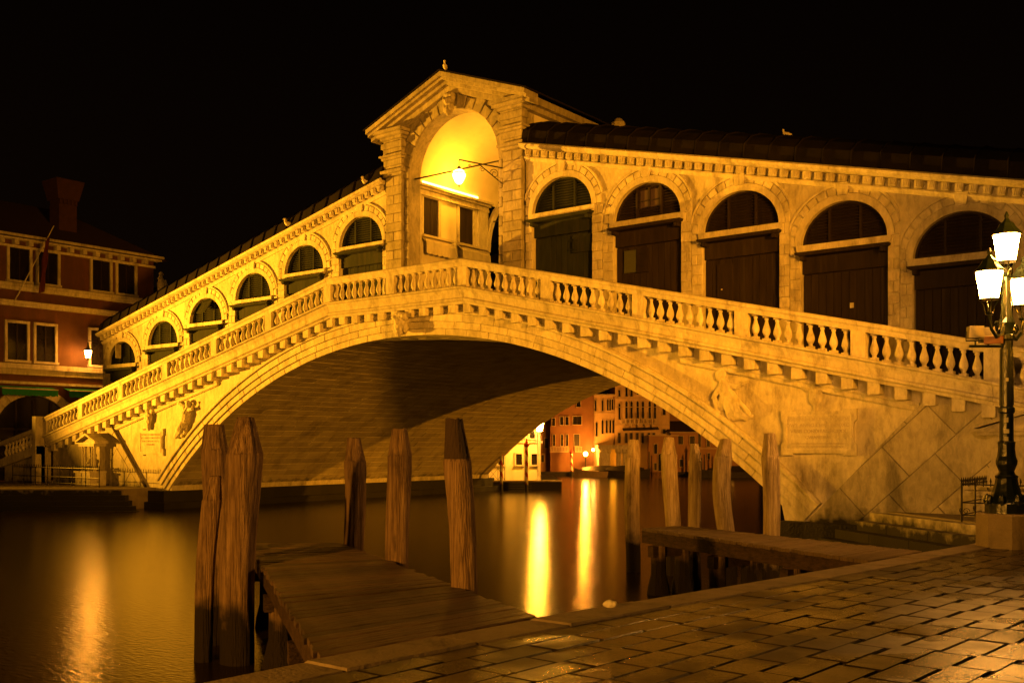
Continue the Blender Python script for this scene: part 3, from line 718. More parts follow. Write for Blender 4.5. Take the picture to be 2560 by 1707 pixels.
        if kind in ('plain','door') :
            obj('door_leaf', MB().box(xc-.80,xc-.30,YA+.10,YA+.15,base,zb-.95), wm_, B)
            obj('lock_plate', MB().box(xc-.66,xc-.62,YA+.08,YA+.11,zb-1.72,zb-1.68), STICK, B)
        if kind == 'sticker':
            obj('notice', MB().box(xc+.14,xc+.24,YA+.10,YA+.13,zb-1.82,zb-1.68), STICK, B)
    return A
arcade('row of arched shops on the right ramp, roofed in dark lead', 1,
    [(4.80,10.42,GREEN_W,'louvre_hatch'),(8.03,9.72,BROWN_W,'window'),(11.17,8.98,BROWN_W,'plain'),(14.22,8.24,BROWN_W,'sticker'),(17.28,7.53,BROWN_W,'none'),(20.35,6.83,BROWN_W,'none')], 3.30, 21.95, top_r)
arcade('brightly lit row of arched shops stepping down the left ramp', -1,
    [(-4.72,10.41,GREEN_W,'none'),(-8.03,9.70,GREEN_W,'none'),(-11.31,8.90,GREEN_W,'none'),(-14.65,8.13,GREEN_W,'leaf'),(-17.97,7.35,GREEN_W,'none'),(-21.42,6.60,GREEN_W,'gap')], -3.30, -23.15, top_l)
# back arcades across the central street
for nm, lo, hi, tf, lb_ in (('shop_row',3.4,22,top_r,'rear row of shops beyond the central street, right of the portico'),('shop_row',-23,-3.4,top_l,'rear row of shops beyond the central street, left of the portico')):
    t_ = thing(nm, lb_, 'shops', ((lo+hi)/2,16.4,6))
    obj('block', MB().add([(x,y,z) for x in (lo,hi) for y in (13.7,19.0) for z in (rail(x)-1.4, tf(x)-.1)],
        [(0,1,3,2),(4,6,7,5),(0,4,5,1),(2,3,7,6),(1,5,7,3),(0,2,6,4)]), SHUT_D, t_)
    obj('lead_roof', MB().sweep([(16.35-2.85*math.cos(math.pi*k/8), .0+1.05*math.sin(math.pi*k/8)) for k in range(9)]+[(13.5,-.1)], [lo,hi], tf), LEAD, t_)

# ================================================================== PORTICO
port = thing('portico', 'tall pedimented stone portico with lit vault at the crown of the bridge', 'portico', (0,YA,7.5))
ZS, RP = 12.55, 2.15; HB = 7.4
# front wall with arch opening
fw = MB(); S = 28
arc = [(RP*math.cos(math.pi*(1-k/S)), ZS+RP*math.sin(math.pi*(1-k/S))) for k in range(S+1)]
gable = lambda x: 15.62-.36*abs(x)
for y_, flip in ((YA,False),(YA+.6,True)):
    fw.add([(-3.2,y_,HB),(-RP,y_,HB),(-RP,y_,ZS),(-RP,y_,gable(RP)),(-3.2,y_,gable(3.2))], [(0,1,2,3,4)])
    fw.add([(3.2,y_,HB),(RP,y_,HB),(RP,y_,ZS),(RP,y_,gable(RP)),(3.2,y_,gable(3.2))], [(0,1,2,3,4)])
    for (x0,z0),(x1,z1) in zip(arc, arc[1:]): fw.add([(x0,y_,z0),(x1,y_,z1),(x1,y_,gable(x1)),(x0,y_,gable(x0))], [(0,1,2,3)])
rev = [(-RP,HB)]+arc+[(RP,HB)]
for (x0,z0),(x1,z1) in zip(rev, rev[1:]): fw.add([(x0,YA,z0),(x1,YA,z1),(x1,YA+.6,z1),(x0,YA+.6,z0)], [(0,1,2,3)])
fw.add([(-3.2,YA,HB),(-3.2,YA+.6,HB),(-3.2,YA+.6,gable(3.2)),(-3.2,YA,gable(3.2))],[(0,1,2,3)]); fw.add([(3.2,YA,HB),(3.2,YA+.6,HB),(3.2,YA+.6,gable(3.2)),(3.2,YA,gable(3.2))],[(0,1,2,3)])
obj('front_wall', fw.mesh('front_wall', fix=False), STONE_P, port)
# archivolt blocks of unequal length, and the bearded keystone head
arcb = part('portico_arch', port)
NV = 17
for k in range(NV):
    if k == NV//2: continue
    t0 = math.pi*(1-k/NV)-.010; t1 = math.pi*(1-(k+1)/NV)+.010; ro = RP+(.52 if k%2 else .38)
    poly = [(RP*math.cos(t0)*1.005, ZS+RP*math.sin(t0)*1.005),(RP*math.cos(t1)*1.005, ZS+RP*math.sin(t1)*1.005),(ro*math.cos(t1), ZS+ro*math.sin(t1)),(ro*math.cos(t0), ZS+ro*math.sin(t0))]
    poly = [(min(max(x,-2.38),2.38), z) for x, z in poly]
    obj('voussoir', MB().stone(poly, YA-.06+random.uniform(-.01,.008), YA+.02, .016), STONE_P, arcb)
z = ZS-.02; row = 0
while z > 8.0:
    for s in (-1,1):
        xa, xb = sorted((s*(RP+.005), s*(2.36 if row%2 else 2.30)))
        obj('jamb_block', MB().stone([(xa,z-.32),(xb,z-.32),(xb,z-.01),(xa,z-.01)], YA-.05, YA+.02, .012), STONE_P, arcb)
    z -= .33; row += 1
def head0(mb_):
    mb_.ball((0.02,2.80,15.08), (.20,.2,.24)); mb_.ball((.02,2.62,15.08), (.06,.08,.1)); mb_.ball((.02,2.76,14.78), (.15,.16,.22)); mb_.ball((.02,2.8,15.32), (.26,.2,.1))
    for s in (-1,1): mb_.ball((.02+s*.17,2.76,15.2), (.1,.12,.14)); mb_.ball((.02+s*.13,2.74,14.86), (.1,.12,.18)); mb_.ball((.02+s*.08,2.64,15.14), (.05,.05,.04))
def head(mb_):
    t_ = MB(); head0(t_); mb_.add([(x,y,z-.17) for x,y,z in t_.v], t_.f)
blob('keystone_head', head, STONE_P, port, .018, .035)
# pilasters with rusticated blocks and broken entablature
for s in (-1,1):
    pil = part('pilaster', port, (s*2.82,YA,HB)); xa, xb = sorted((s*2.40, s*3.24))
    obj('shaft', MB().box(xa+.01,xb-.01,YA-.09,YA+.3,HB,12.75), STONE_P, pil)
    z = 12.72; row = 0
    while z > 7.9:
        mid = (xa+xb)/2
        for q0, q1 in ([(xa,xb)] if row%2 else [(xa,mid-.006),(mid+.006,xb)]):
            obj('rusticated_block', MB().stone([(q0,z-.335),(q1,z-.335),(q1,z-.012),(q0,z-.012)], YA-.15+random.uniform(-.012,.01), YA, .018), STONE_P, pil)
        z -= .345; row += 1
    z = 12.74
    for (h, out, nm) in [(.10,.06,'moulding'),(.12,.16,'moulding'),(.16,.03,'capital_block'),(.22,.05,'capital_block'),(.10,.12,'moulding'),(.08,.20,'moulding'),(.24,.06,'entablature_block'),(.22,.13,'entablature_block'),(.10,.05,'moulding'),(.10,.16,'moulding'),(.11,.30,'moulding'),(.12,.40,'crown_moulding')]:
        b0 = MB(); x0, x1 = xa-out*.8, xb+out*.8
        b0.prism([(x0+.02,z),(x1-.02,z),(x1,z+.025),(x1,z+h-.012),(x0,z+h-.012),(x0,z+.025)], YA-.16-out, YA+.1)
        obj(nm, b0, STONE_P, pil); z += h
# pediment
ped = part('pediment', port)
for s in (-1,1):
    for (o0, o1, yy) in [(0,-.16,2.30),(-.16,-.26,2.42),(-.26,-.38,2.60),(-.38,-.58,2.78)]:
        zt = lambda x: 15.88-.37*x
        for k in range(3):
            x0, x1 = 3.75*k/3+(.0 if k==0 else .004), 3.75*(k+1)/3
            if o1 < -.5: x1 = min(x1,3.3); 
            if x1 <= x0: continue
            obj('raking_stone', MB().prism([(s*x0,zt(x0)+o1),(s*x1,zt(x1)+o1),(s*x1,zt(x1)+o0),(s*x0,zt(x0)+o0)], yy, YA+.08), STONE_P, ped)
    obj('roof_slope', MB().add([(0,2.26,15.94),(s*3.85,2.26,14.515),(s*3.85,19.2,14.515),(0,19.2,15.94),(0,2.26,15.885),(s*3.85,2.26,14.46),(s*3.85,19.2,14.46),(0,19.2,15.885)], [(0,1,2,3),(4,5,6,7),(0,4,5,1),(1,5,6,2),(2,6,7,3)]), LEAD, ped)
    obj('side_eaves', MB().box(*sorted((s*3.2,s*3.6)),3.1,19.0,14.22,14.46).box(*sorted((s*3.2,s*3.42)),3.1,19.0,14.04,14.218), STONE_P, ped)
    # flank wall above the shops
    obj('flank_wall', MB().box(*sorted((s*2.95,s*3.2)),YA+.6,8.3,11.2,14.4).box(*sorted((s*2.95,s*3.2)),13.7,18.9,8,14.4).box(*sorted((s*2.95,s*3.2)),8.3,13.7,13.6,14.4), PLASTER, port)
# inner walls facing the landing
def inner_wall(s):
    iw = part('inner_wall', port); xf = s*2.55; X = lambda o: sorted((xf, xf+s*o))
    obj('wall_face', MB().box(*X(.4),3.62,7.98,HB,12.52), PLASTER, iw)
    obj('corner_pier', MB().box(*sorted((xf-s*.10, xf+s*.4)),7.40,8.0,HB,12.30), STONE, iw)
    obj('corner_pier', MB().box(*sorted((xf-s*.10, xf+s*.4)),3.61,4.0,HB,12.30), STONE, iw)
    for (zz, hh, oo) in [(12.22,.10,.12),(12.32,.10,.10),(12.42,.09,.20),(12.51,.09,.32)]:
        obj('wall_cornice', MB().box(*sorted((xf-s*oo, xf+s*.4)),3.612,8.01+oo*.3,zz,zz+hh-.003), STONE, iw)
    for (y0, y1) in ((4.16,5.0),(6.26,7.1)):
        wn = MB()
        wn.box(*sorted((xf-s*.06,xf+s*.05)),y0-.14,y0,10.75,12.18).box(*sorted((xf-s*.06,xf+s*.05)),y1,y1+.14,10.75,12.18).box(*sorted((xf-s*.06,xf+s*.05)),y0-.14,y1+.14,12.18,12.215)
        obj('window_frame', wn, STONE, iw)
        obj('window_shutter', MB().box(*sorted((xf-s*.012,xf+s*.03)),y0,(y0+y1)/2-.006,10.75,12.17), BROWN_W, iw)
        obj('window_shutter', MB().box(*sorted((xf-s*.012,xf+s*.03)),(y0+y1)/2+.006,y1,10.75,12.17), BROWN_W, iw)
    for (y0, y1) in ((4.02,5.75),(6.12,7.85)):
        obj('awning_case', MB().box(*sorted((xf-s*.22,xf-s*.001)),y0,y1,10.62,10.70).box(*sorted((xf-s*.30,xf-s*.22)),y0,y1,10.44,10.52), CLOTH_P, iw)
        cl = MB(); K = 24; vs = []; fs = []
        for k in range(K+1):
            y_ = y0+(y1-y0)*k/K; sc_ = .05*abs(math.sin(math.pi*k/4))
            vs += [(xf-s*.04,y_,10.62),(xf-s*.34,y_,10.40),(xf-s*(.35+.015*math.sin(k*1.1)),y_,9.98-sc_)]
        for k in range(K):
            for j in range(2): fs.append((k*3+j,k*3+j+1,(k+1)*3+j+1,(k+1)*3+j))
        o = obj('awning_cloth', cl.add(vs, fs).mesh('awning_cloth', fix=False), CLOTH_P, iw)
        md = o.modifiers.new('thickness','SOLIDIFY'); md.thickness = .012
    return iw
inner_wall(-1); inner_wall(1)
# vault over the landing with openings to the central street
vp = MB(); NA, NY = 30, 40; RV = 2.62
def keep(y_, z_):
    return not (8.05 < y_ < 13.95 and z_ < 10.6+math.sqrt(max(0,2.95**2-(y_-11)**2)))
for i in range(NA):
    for j in range(NY):
        t0, t1 = math.pi*i/NA, math.pi*(i+1)/NA; y0, y1 = 3.6+15*j/NY, 3.6+15*(j+1)/NY
        q = [(RV*math.cos(t), y_, ZS+.05+RV*.93*math.sin(t)) for t, y_ in ((t0,y0),(t1,y0),(t1,y1),(t0,y1))]
        if keep((y0+y1)/2, sum(p[2] for p in q)/4): vp.add(q, [(0,1,2,3)])
o = obj('vault', vp.mesh('vault', fix=False, smooth=True), VAULT_P, port)
for s in (-1,1):
    am = MB()
    vs = []; fs = []; S2 = 20
    for k in range(S2+1):
        t = math.pi*k/S2
        for (r_, xo) in ((2.92,2.62),(2.92,2.42),(3.12,2.42),(3.12,2.62)): vs.append((s*xo*(1 if math.sin(t)<.66 else .96), 11-r_*math.cos(t)*.99, 10.6+r_*math.sin(t)))
    for k in range(S2):
        for j in range(4): fs.append((k*4+j,k*4+(j+1)%4,(k+1)*4+(j+1)%4,(k+1)*4+j))
    am.add(vs, fs)
    obj('cross_arch', am, STONE, port)
obj('landing', MB().box(-3.2,3.2,.6,19,7.3,7.55), STONE, port)
obj('tie_rod', MB().tube([(-2.2,3.3,12.60),(2.2,3.3,12.60)], .028, 6), IRON, port)
obj('tie_rod', MB().tube([(-2.5,8.3,11.9),(2.5,8.3,11.9)], .025, 6), IRON, port)
cove = thing('cove_light', 'white-hot strip of cove light along the ledge inside the portico', 'light', (-2.7,5.7,12.6))
obj('light_strip', MB().box(-2.66,-2.58,4.2,7.5,12.612,12.80), STRIP, cove)
lamp('cove_glow', 'POINT', (-1.9,5.6,13.0), 330, YEL, size=.2)
lamp('vault_fill_opposite', 'POINT', (1.9,7.0,12.9), 300, YEL, size=.2)  # added light without a fitting, evens out the right half of the vault
# hanging lantern on a scrolled bracket
hl = thing('hanging_lantern', 'glowing lantern hung from a scrolled iron bracket in the portico arch', 'lantern', (1.65,1.45,11.4))
pA, pB, pT = Vector((2.42,2.84,12.16)), Vector((2.42,2.84,11.62)), Vector((1.65,1.45,12.28))
br = MB(); br.tube([pA,pT], .022, 6); br.tube([pB, pA.lerp(pT,.55)+Vector((0,0,-.02))], .018, 6)
obj('bracket_arm', br, IRON, hl)
def scroll(mb_, c, u, r0, turns=1.4, th=.011, dirn=1):
    mb_.tube([c + u*(r0*(1-.75*k/22)*math.cos(dirn*turns*2*math.pi*k/22)) + Vector((0,0,1))*(r0*(1-.75*k/22)*math.sin(dirn*turns*2*math.pi*k/22)) for k in range(23)], th, 5)
uu = (pT-pA); uu.z = 0; uu.normalize(); sm_ = MB()
scroll(sm_, pA+uu*.30+Vector((0,0,-.22)), uu, .17); scroll(sm_, pA+uu*.75+Vector((0,0,-.12)), uu, .09); scroll(sm_, pA+uu*1.2+Vector((0,0,-.06)), uu, .06)
obj('bracket_scroll', sm_, IRON, hl)
LC = Vector((1.65,1.45,11.72))
obj('hook', MB().tube([pT, LC+Vector((0,0,.34))], .012, 5), IRON, hl)
obj('lamp_glass', MB().lathe([(.05,-.27),(.13,-.20),(.21,-.02),(.225,.08),(.19,.17),(.10,.22)], 8, tuple(LC)), LAMPPORT, hl)
cg = MB().lathe([(.235,.085),(.245,.10),(.235,.115)], 8, tuple(LC)).lathe([(.11,.22),(.13,.24),(.06,.30),(.02,.34)], 8, tuple(LC)).lathe([(.05,-.28),(.03,-.31),(.012,-.38)], 8, tuple(LC))
for k in range(4):
    a = math.pi*k/2+.4; cg.tube([LC+Vector((.12*math.cos(a),.12*math.sin(a),-.22)), LC+Vector((.235*math.cos(a),.235*math.sin(a),.08)), LC+Vector((.12*math.cos(a),.12*math.sin(a),.23))], .007, 4)
obj('lantern_cage', cg, IRON, hl)

# ================================================================== LEFT BANK: shrine, railing, red building
def spear_fence(name, label, pts, z0, h, parent=None, sp=.16, n_rail=3):
    F_ = thing(name, label, 'railing', (*pts[0], z0))
    rails_ = [z0+.12, z0+h*.5, z0+h][:n_rail] if n_rail == 3 else [z0+.12, z0+h]
    for (x0,y0),(x1,y1) in zip(pts, pts[1:]):
        L = math.hypot(x1-x0,y1-y0)
        for zz in rails_: obj('rail', MB().tube([(x0,y0,zz),(x1,y1,zz)], .014, 5), IRON, F_)
        n = int(L/.95)
        for k in range(n+1):
            t = k/max(n,1); x, y = x0+(x1-x0)*t, y0+(y1-y0)*t
            obj('post', MB().tube([(x,y,z0-.03),(x,y,z0+h+.03)], .022, 6), IRON, F_)
            sc_ = MB(); scroll(sc_, Vector((x+.09*(x1-x0)/L,y+.09*(y1-y0)/L,z0+.2)), Vector(((x1-x0)/L,(y1-y0)/L,0)), .07, 1.2, .008); obj('scroll', sc_, IRON, F_)
        n = int(L/sp)
        for k in range(n+1):
            t = k/n; x, y = x0+(x1-x0)*t, y0+(y1-y0)*t
            obj('spike', spike_me, None, F_, world=at(x,y,z0+h))
    return F_
sp_ = MB().lathe([(.012,-.04),(.012,.04),(.022,.07),(.002,.15)], 5); spike_me = sp_.mesh('spike'); spike_me.materials.append(IRON)
spear_fence('iron_railing', 'black spiked iron railing before the small shrine on the left bank', [(-16.6,-1.0),(-24.2,-1.0)], .85, .80)
shr = thing('wall_shrine', 'small pedimented stone shrine with a statue niche on the left bank', 'shrine', (-19.0,.1,.85))
cx = -18.98; yy = .34
obj('pedestal', MB().box(cx-.62,cx+.62,-.42,yy,.83,1.42).box(cx-.68,cx+.68,-.48,yy,1.42,1.50), STONE, shr)
obj('niche_back', MB().box(cx-.55,cx+.55,.10,yy,1.50,2.62), STONE_D, shr)
for s in (-1,1):
    for q in (.30,.50):
        obj('column', MB().lathe([(.075,0),(.075,.05),(.055,.07),(.05,1.0),(.07,1.04),(.07,1.10)], 10, (cx+s*q,-.12,1.50)), STONE, shr)
obj('lintel', MB().box(cx-.64,cx+.64,-.26,yy,2.60,2.72), STONE, shr)
obj('pediment', MB().prism([(cx-.78,2.72),(cx+.78,2.72),(cx+.78,2.78),(cx,3.10),(cx-.78,2.78)], -.10, yy), STONE, shr)
for s in (-1,1): obj('raking_moulding', MB().prism([(cx,3.10),(cx+s*.82,2.77),(cx+s*.82,2.85),(cx,3.19)], -.32, yy), STONE, shr)
obj('base_moulding', MB().box(cx-.82,cx+.82,-.32,yy,2.721,2.765), STONE, shr)
def madonna(mb_):
    mb_.tube([(cx,.02,1.5),(cx,.0,1.75),(cx,.0,1.98),(cx,.0,2.12)], [.2,.17,.13,.06], 8); mb_.ball((cx,-.02,2.2), (.085,.09,.11)); mb_.tube([(cx-.14,-.02,1.98),(cx-.12,-.14,1.85),(cx,-.17,1.86)], [.06,.05,.04], 6); mb_.ball((cx+.06,-.14,1.95), (.07,.07,.09))
blob('statue', madonna, STONE, shr, .02)
fl = MB()
for k in range(90):
    x, y_, z = cx+random.uniform(-.7,.7), random.uniform(-.5,-.36), 1.52+random.uniform(0,.16); r_ = random.uniform(.03,.06); a = random.uniform(0,6.3)
    fl.add([(x,y_,z),(x+r_*math.cos(a),y_+r_*math.sin(a)*.5,z+r_),(x,y_,z+1.6*r_),(x-r_*math.cos(a),y_-r_*math.sin(a)*.5,z+r_)], [(0,1,2,3)])
obj('flower_box', fl.mesh('flower_box', fix=False), FLORA, shr, kind='stuff')

def palace(name, label, loc, rot, W, H, D_, wall_m, wins, bands, cat='building', roof=None, x0=0.0, shutter=SHUT_D, fw=None, trim=None):
    """facade in local XZ at y=0 seen from -y; wins: (x,z,w,h,kind)"""
    Bq = thing(name, label, cat, loc, rot)
    obj('wall', MB().box(x0,x0+W,0,D_,0,H), wall_m, Bq, local=True)
    for (z, h, out) in bands: obj('string_course', MB().box(x0-out*.6,x0+W+out*.6,-out,.05,z,z+h-.004), trim or STONE, Bq, local=True)
    if roof:
        rz, ov = roof
        obj('roof', MB().add([(x0-ov,-ov,H),(x0+W+ov,-ov,H),(x0+W+ov,D_+ov,H),(x0-ov,D_+ov,H),(x0+W*.25,D_*.5,H+rz),(x0+W*.75,D_*.5,H+rz)], [(0,1,5,4),(1,2,5),(2,3,4,5),(3,0,4),(3,2,1,0)]), TILE, Bq, local=True)
    for (x, z, ww, hh, kind) in wins:
        f = fw or (.13 if ww > .7 else .09)
        if kind == 'gothic' or kind == 'round':
            K = 10; pk = 1.5 if kind == 'gothic' else 1.0
            top = []
            for k in range(K+1):
                t = math.pi*(1-k/K); u = math.cos(t); v = math.sin(t)
                if kind == 'gothic': v = (1-abs(u))**.62*.98 if abs(u) < 1 else 0
                top.append((u, v))
            r_ = ww/2; zs = z+hh-r_*pk
            pane = [(x-r_,z),(x+r_,z)] + [(x+u*r_, zs+v*r_*pk) for u, v in top[::-1]]
            ro = r_+f
            inner = [(x+u*r_, zs+v*r_*pk) for u, v in top]; outer = [(x+u*ro, zs+v*(r_*pk+f*1.3)) for u, v in top]
            fr = MB()
            inn = [(x-r_,z)]+inner+[(x+r_,z)]; out = [(x-ro,z)]+outer+[(x+ro,z)]
            for k in range(len(inn)-1): fr.prism([inn[k],inn[k+1],out[k+1],out[k]], -.10, .02)
            fr.box(x-ro-f*.4,x+ro+f*.4,-.16,.02,z-f*.9,z-.004)
            wo = obj('window', fr, trim or STONE, Bq, local=True)
            obj('pane', MB().prism(pane, -.015, .01), DARKGLASS, wo, local=True)
        else:
            fr = MB().box(x-ww/2-f,x-ww/2,-.10,.02,z,z+hh).box(x+ww/2,x+ww/2+f,-.10,.02,z,z+hh).box(x-ww/2-f,x+ww/2+f,-.11,.02,z+hh,z+hh+f).box(x-ww/2-f*1.3,x+ww/2+f*1.3,-.17,.02,z-f*.9,z-.002)
            wo = obj('window', fr, trim or STONE, Bq, local=True)
            obj('pane', MB().box(x-ww/2,x+ww/2,-.012,.01,z,z+hh), shutter if kind == 'shut' else DARKGLASS, wo, local=True)
            if kind == 'rect': obj('mullion', MB().box(x-min(.035,ww*.05),x+min(.035,ww*.05),-.05,-.013,z,z+hh), BROWN_W, wo, local=True)
            if kind == 'lit': obj('lit_pane', MB().box(x-ww*.3,x+ww*.1,-.03,-.013,z+hh*.2,z+hh*.7), LITWIN, wo, local=True)
    return Bq
LITWIN = glow('lit far window', (1,.7,.25), 1.6)
# red building on the left bank: local x runs along +Y
Y0 = -.6
redw = [(yc-Y0, 10.92, 1.02, 1.62, 'rect') for yc in (.69,2.17,5.10,6.58)] + [(yc-Y0, 6.92, 1.0, 1.85, 'rect') for yc in (.57,2.03,5.0)]
redw = [(a,b-0,c,d_,k) for a,b,c,d_,k in redw if a-(-Y0) != -.7]
redb = palace('corner_building', 'red rendered corner building with pale stone window frames behind the left ramp', (-27,Y0,0), R(90), 8.28-Y0, 13.0, 12, BRICK_R, redw,
    [(10.42,.17,.22),(10.59,.17,.30),(9.62,.14,.14),(9.76,.14,.22),(6.20,.28,.16),(6.48,.26,.34),(5.72,.14,.2),(12.56,.12,.10),(12.92,.12,.42),(13.04,.14,.55)], roof=(3.2,.6))
for k in range(int((8.28-Y0)/.72)):
    obj('eaves_bracket', MB().box(.2+.72*k,.42+.72*k,-.34,.02,12.685,12.915), STONE, redb, local=True)
# ground floor arch with shop window
sa = MB(); cxl = .94-Y0
cxl = cxl+.45
pan = [(cxl-1.9,.9),(cxl+1.9,.9)]+[(cxl+1.9*math.cos(math.pi*k/14),3.5+1.65*math.sin(math.pi*k/14)) for k in range(15)]
for k in range(14):
    t0, t1 = math.pi*k/14+.004, math.pi*(k+1)/14-.004
    obj('arch_stone', MB().stone([(cxl+r_*math.cos(t), 3.5+r_*.868*math.sin(t)) for r_, t in ((1.9,t0),(1.9,t1),(2.4,t1),(2.4,t0))], -.16, .02, .015), STONE, redb, local=True)
obj('shop_window', MB().prism(pan, -.02, .02), DARKGLASS, redb, local=True)
mu = MB()
for q in (-.9,.0,.9): mu.box(cxl+q-.05,cxl+q+.05,-.09,-.021,.9,4.9)
mu.box(cxl-1.9,cxl+1.9,-.085,-.021,3.4,3.52); obj('shop_mullions', mu, BROWN_W, redb, local=True)
obj('ground_facing', MB().box(0,8.2-Y0,-.06,.02,.8,5.7) if False else MB().box(cxl+2.45,cxl+3.2,-.14,.02,.8,5.6), STONE, redb, local=True)
for (a, b) in ((-.5,2.35),(2.95,6.5)):
    aw = thing('awning', 'green rolled awning with scalloped edge, %s' % ('left of the stone pier' if a < 1 else 'between the stone pier and the bridge'), 'awning', (-26.6,(a+b)/2,5.4))
    vs = []; fs = []; K = int((b-a)*10)
    for k in range(K+1):
        y_ = a+(b-a)*k/K; sc_ = .05*abs(math.sin(math.pi*k/3))
        vs += [(-26.95,y_,5.62),(-26.30,y_,5.45),(-26.28,y_,5.16-sc_)]
    for k in range(K):
        for j in range(2): fs.append((k*3+j,k*3+j+1,(k+1)*3+j+1,(k+1)*3+j))
    o = obj('awning_cloth', MB().add(vs, fs).mesh('awning_cloth', fix=False), CLOTH_G, aw)
    md = o.modifiers.new('thickness','SOLIDIFY'); md.thickness = .015
    obj('awning_bar', MB().tube([(-26.27,a,5.46),(-26.27,b,5.46)], .035, 6), STONE, aw)
# chimney of Venetian type
ch = thing('chimney', 'tall flared brick chimney on the dark roof of the red building', 'chimney', (-29.5,4.3,13.2))
ch_y = 4.35
obj('stack', MB().box(-30.0,-29.0,ch_y-.5,ch_y+.5,13.0,15.7), BRICK_SHADE, ch)
def frus(x0,x1,y0,y1,z0,x2,x3,y2,y3,z1): return MB().add([(x0,y0,z0),(x1,y0,z0),(x1,y1,z0),(x0,y1,z0),(x2,y2,z1),(x3,y2,z1),(x3,y3,z1),(x2,y3,z1)], [(3,2,1,0),(4,5,6,7),(0,1,5,4),(1,2,6,5),(2,3,7,6),(3,0,4,7)])
obj('flared_pot', frus(-30.08,-28.92,ch_y-.58,ch_y+.58,15.95,-30.3,-28.7,ch_y-.80,ch_y+.80,17.0), BRICK_SHADE, ch)
for k in range(5): obj('corbel', MB().box(-29.0,-28.93,ch_y-.5+.22*k,ch_y-.38+.22*k,15.7,15.945), BRICK_SHADE, ch)
obj('neck', MB().box(-29.99,-29.02,ch_y-.49,ch_y+.49,15.70,15.949), BRICK_SHADE, ch)
# corner statue
sth = thing('corner_statue', 'weathered stone statue standing on a bracket at the red building corner', 'statue', (-26.75,8.55,10.6))
def stat(mb_):
    x, y_ = -26.75, 8.6
    mb_.tube([(x,y_,10.75),(x+.05,y_,11.2),(x,y_,11.75),(x,y_,12.1)], [.2,.23,.22,.09], 8); mb_.ball((x,y_,12.26), (.13,.13,.16)); mb_.tube([(x+.1,y_+.2,11.95),(x+.2,y_+.22,11.6),(x+.25,y_+.05,11.5)], [.08,.07,.05], 6); mb_.tube([(x,y_-.18,11.95),(x+.15,y_-.2,12.1),(x+.12,y_-.05,12.25)], [.08,.06,.05], 6)
blob('figure', stat, STONE, sth, .035, .03)
obj('bracket', MB().lathe([(.08,-.35),(.2,-.1),(.32,.0),(.34,.12)], 8, (-26.75,8.6,10.63)), STONE, sth)
# flag
fg = thing('flagpole', 'slanting flagpole with a limp dark red flag on the red building', 'flag', (-26.8,.4,9.9))
obj('pole', MB().tube([(-26.7,.35,9.9),(-25.2,1.55,13.6)], [.03,.02], 6), STONE, fg)
fm = MB(); vs = []; fs = []
for i in range(13):
    for j in range(5):
        t = i/12; vs.append((-25.45-.12*t-.05*math.sin(j*1.9+i*.3), 1.35-.28*t+.06*j-.1+.03*math.sin(j*2.3+i), 12.95-2.75*t+.02*j))
for i in range(12):
    for j in range(4): fs.append((i*5+j,i*5+j+1,(i+1)*5+j+1,(i+1)*5+j))
fo = obj('flag_cloth', fm.add(vs, fs).mesh('flag_cloth', fix=False, smooth=True), FLAG, fg); fo.modifiers.new('thickness','SOLIDIFY').thickness = .01
# wall lamp on the red building
wl_ = thing('wall_lamp', 'glowing lantern on an iron arm from the red building wall', 'lantern', (-27,5.3,8.1))
obj('arm', MB().tube([(-26.98,5.5,8.05),(-26.2,3.95,8.12)], .022, 6).tube([(-26.98,5.5,7.7),(-26.6,4.7,8.06)], .015, 5), IRON, wl_)
LW = (-26.2,3.92,7.42)
obj('lamp_glass', MB().lathe([(.11,-.20),(.18,.17)], 6, LW), LAMPSOFT, wl_)
obj('lamp_cap', MB().lathe([(.21,.175),(.19,.21),(.08,.32),(.03,.60)], 6, LW).lathe([(.03,-.34),(.05,-.28),(.12,-.205)], 6, LW), IRON, wl_)
lamp('wall_lamp_light', 'POINT', (-25.9,3.9,7.42), 200, ORA, size=.15)
# pale building behind, only its bracketed cornice shows over the ramp
pb = palace('pale_building', 'pale building with bracketed cornice peeping over the left ramp roof', (-27.2,14.0,0), R(90), 14, 12.9, 10, RENDER_P, [], [(12.2,.15,.12),(12.9,.2,.75)], roof=(1.2,.3))
for k in range(22): obj('eaves_bracket', MB().prism([(.1+.62*k,12.35),(.34+.62*k,12.35),(.36+.62*k,12.89),(.08+.62*k,12.89)], -.55, .02), STONE, pb, local=True)

# ================================================================== RIGHT BANK: aedicule, railing
aed = thing('wall_aedicule', 'pedimented stone aedicule on the dim right abutment behind the street lamp', 'aedicule', (19.4,.3,1.1))
cx = 19.35
obj('frame', MB().prism([(cx-.98,1.72),(cx+.98,1.72),(cx+.98,1.86),(cx+.80,2.0),(cx+.72,2.3),(cx+.72,2.90),(cx-.72,2.90),(cx-.72,2.3),(cx-.80,2.0),(cx-.98,1.86)], .16, .5), STONE_D, aed)
obj('panel', MB().box(cx-.52,cx+.52,.12,.3,1.9,2.78), STONE_D, aed)
obj('lintel', MB().box(cx-.98,cx+.98,.02,.5,2.90,2.98).box(cx-1.06,cx+1.06,-.04,.5,2.983,3.05), STONE_D, aed)
for s in (-1,1): obj('raking_moulding', MB().prism([(cx,3.36),(cx+s*1.06,3.052),(cx+s*1.06,3.12),(cx,3.45)], -.04, .5), STONE_D, aed)
obj('tympanum', MB().prism([(cx-.95,3.051),(cx+.95,3.051),(cx,3.35)], .12, .5), STONE_D, aed)
obj('altar', MB().box(cx-1.15,cx+1.15,-.35,.34,1.06,1.55).box(cx-1.22,cx+1.22,-.42,.34,1.553,1.66), STONE_D, aed)
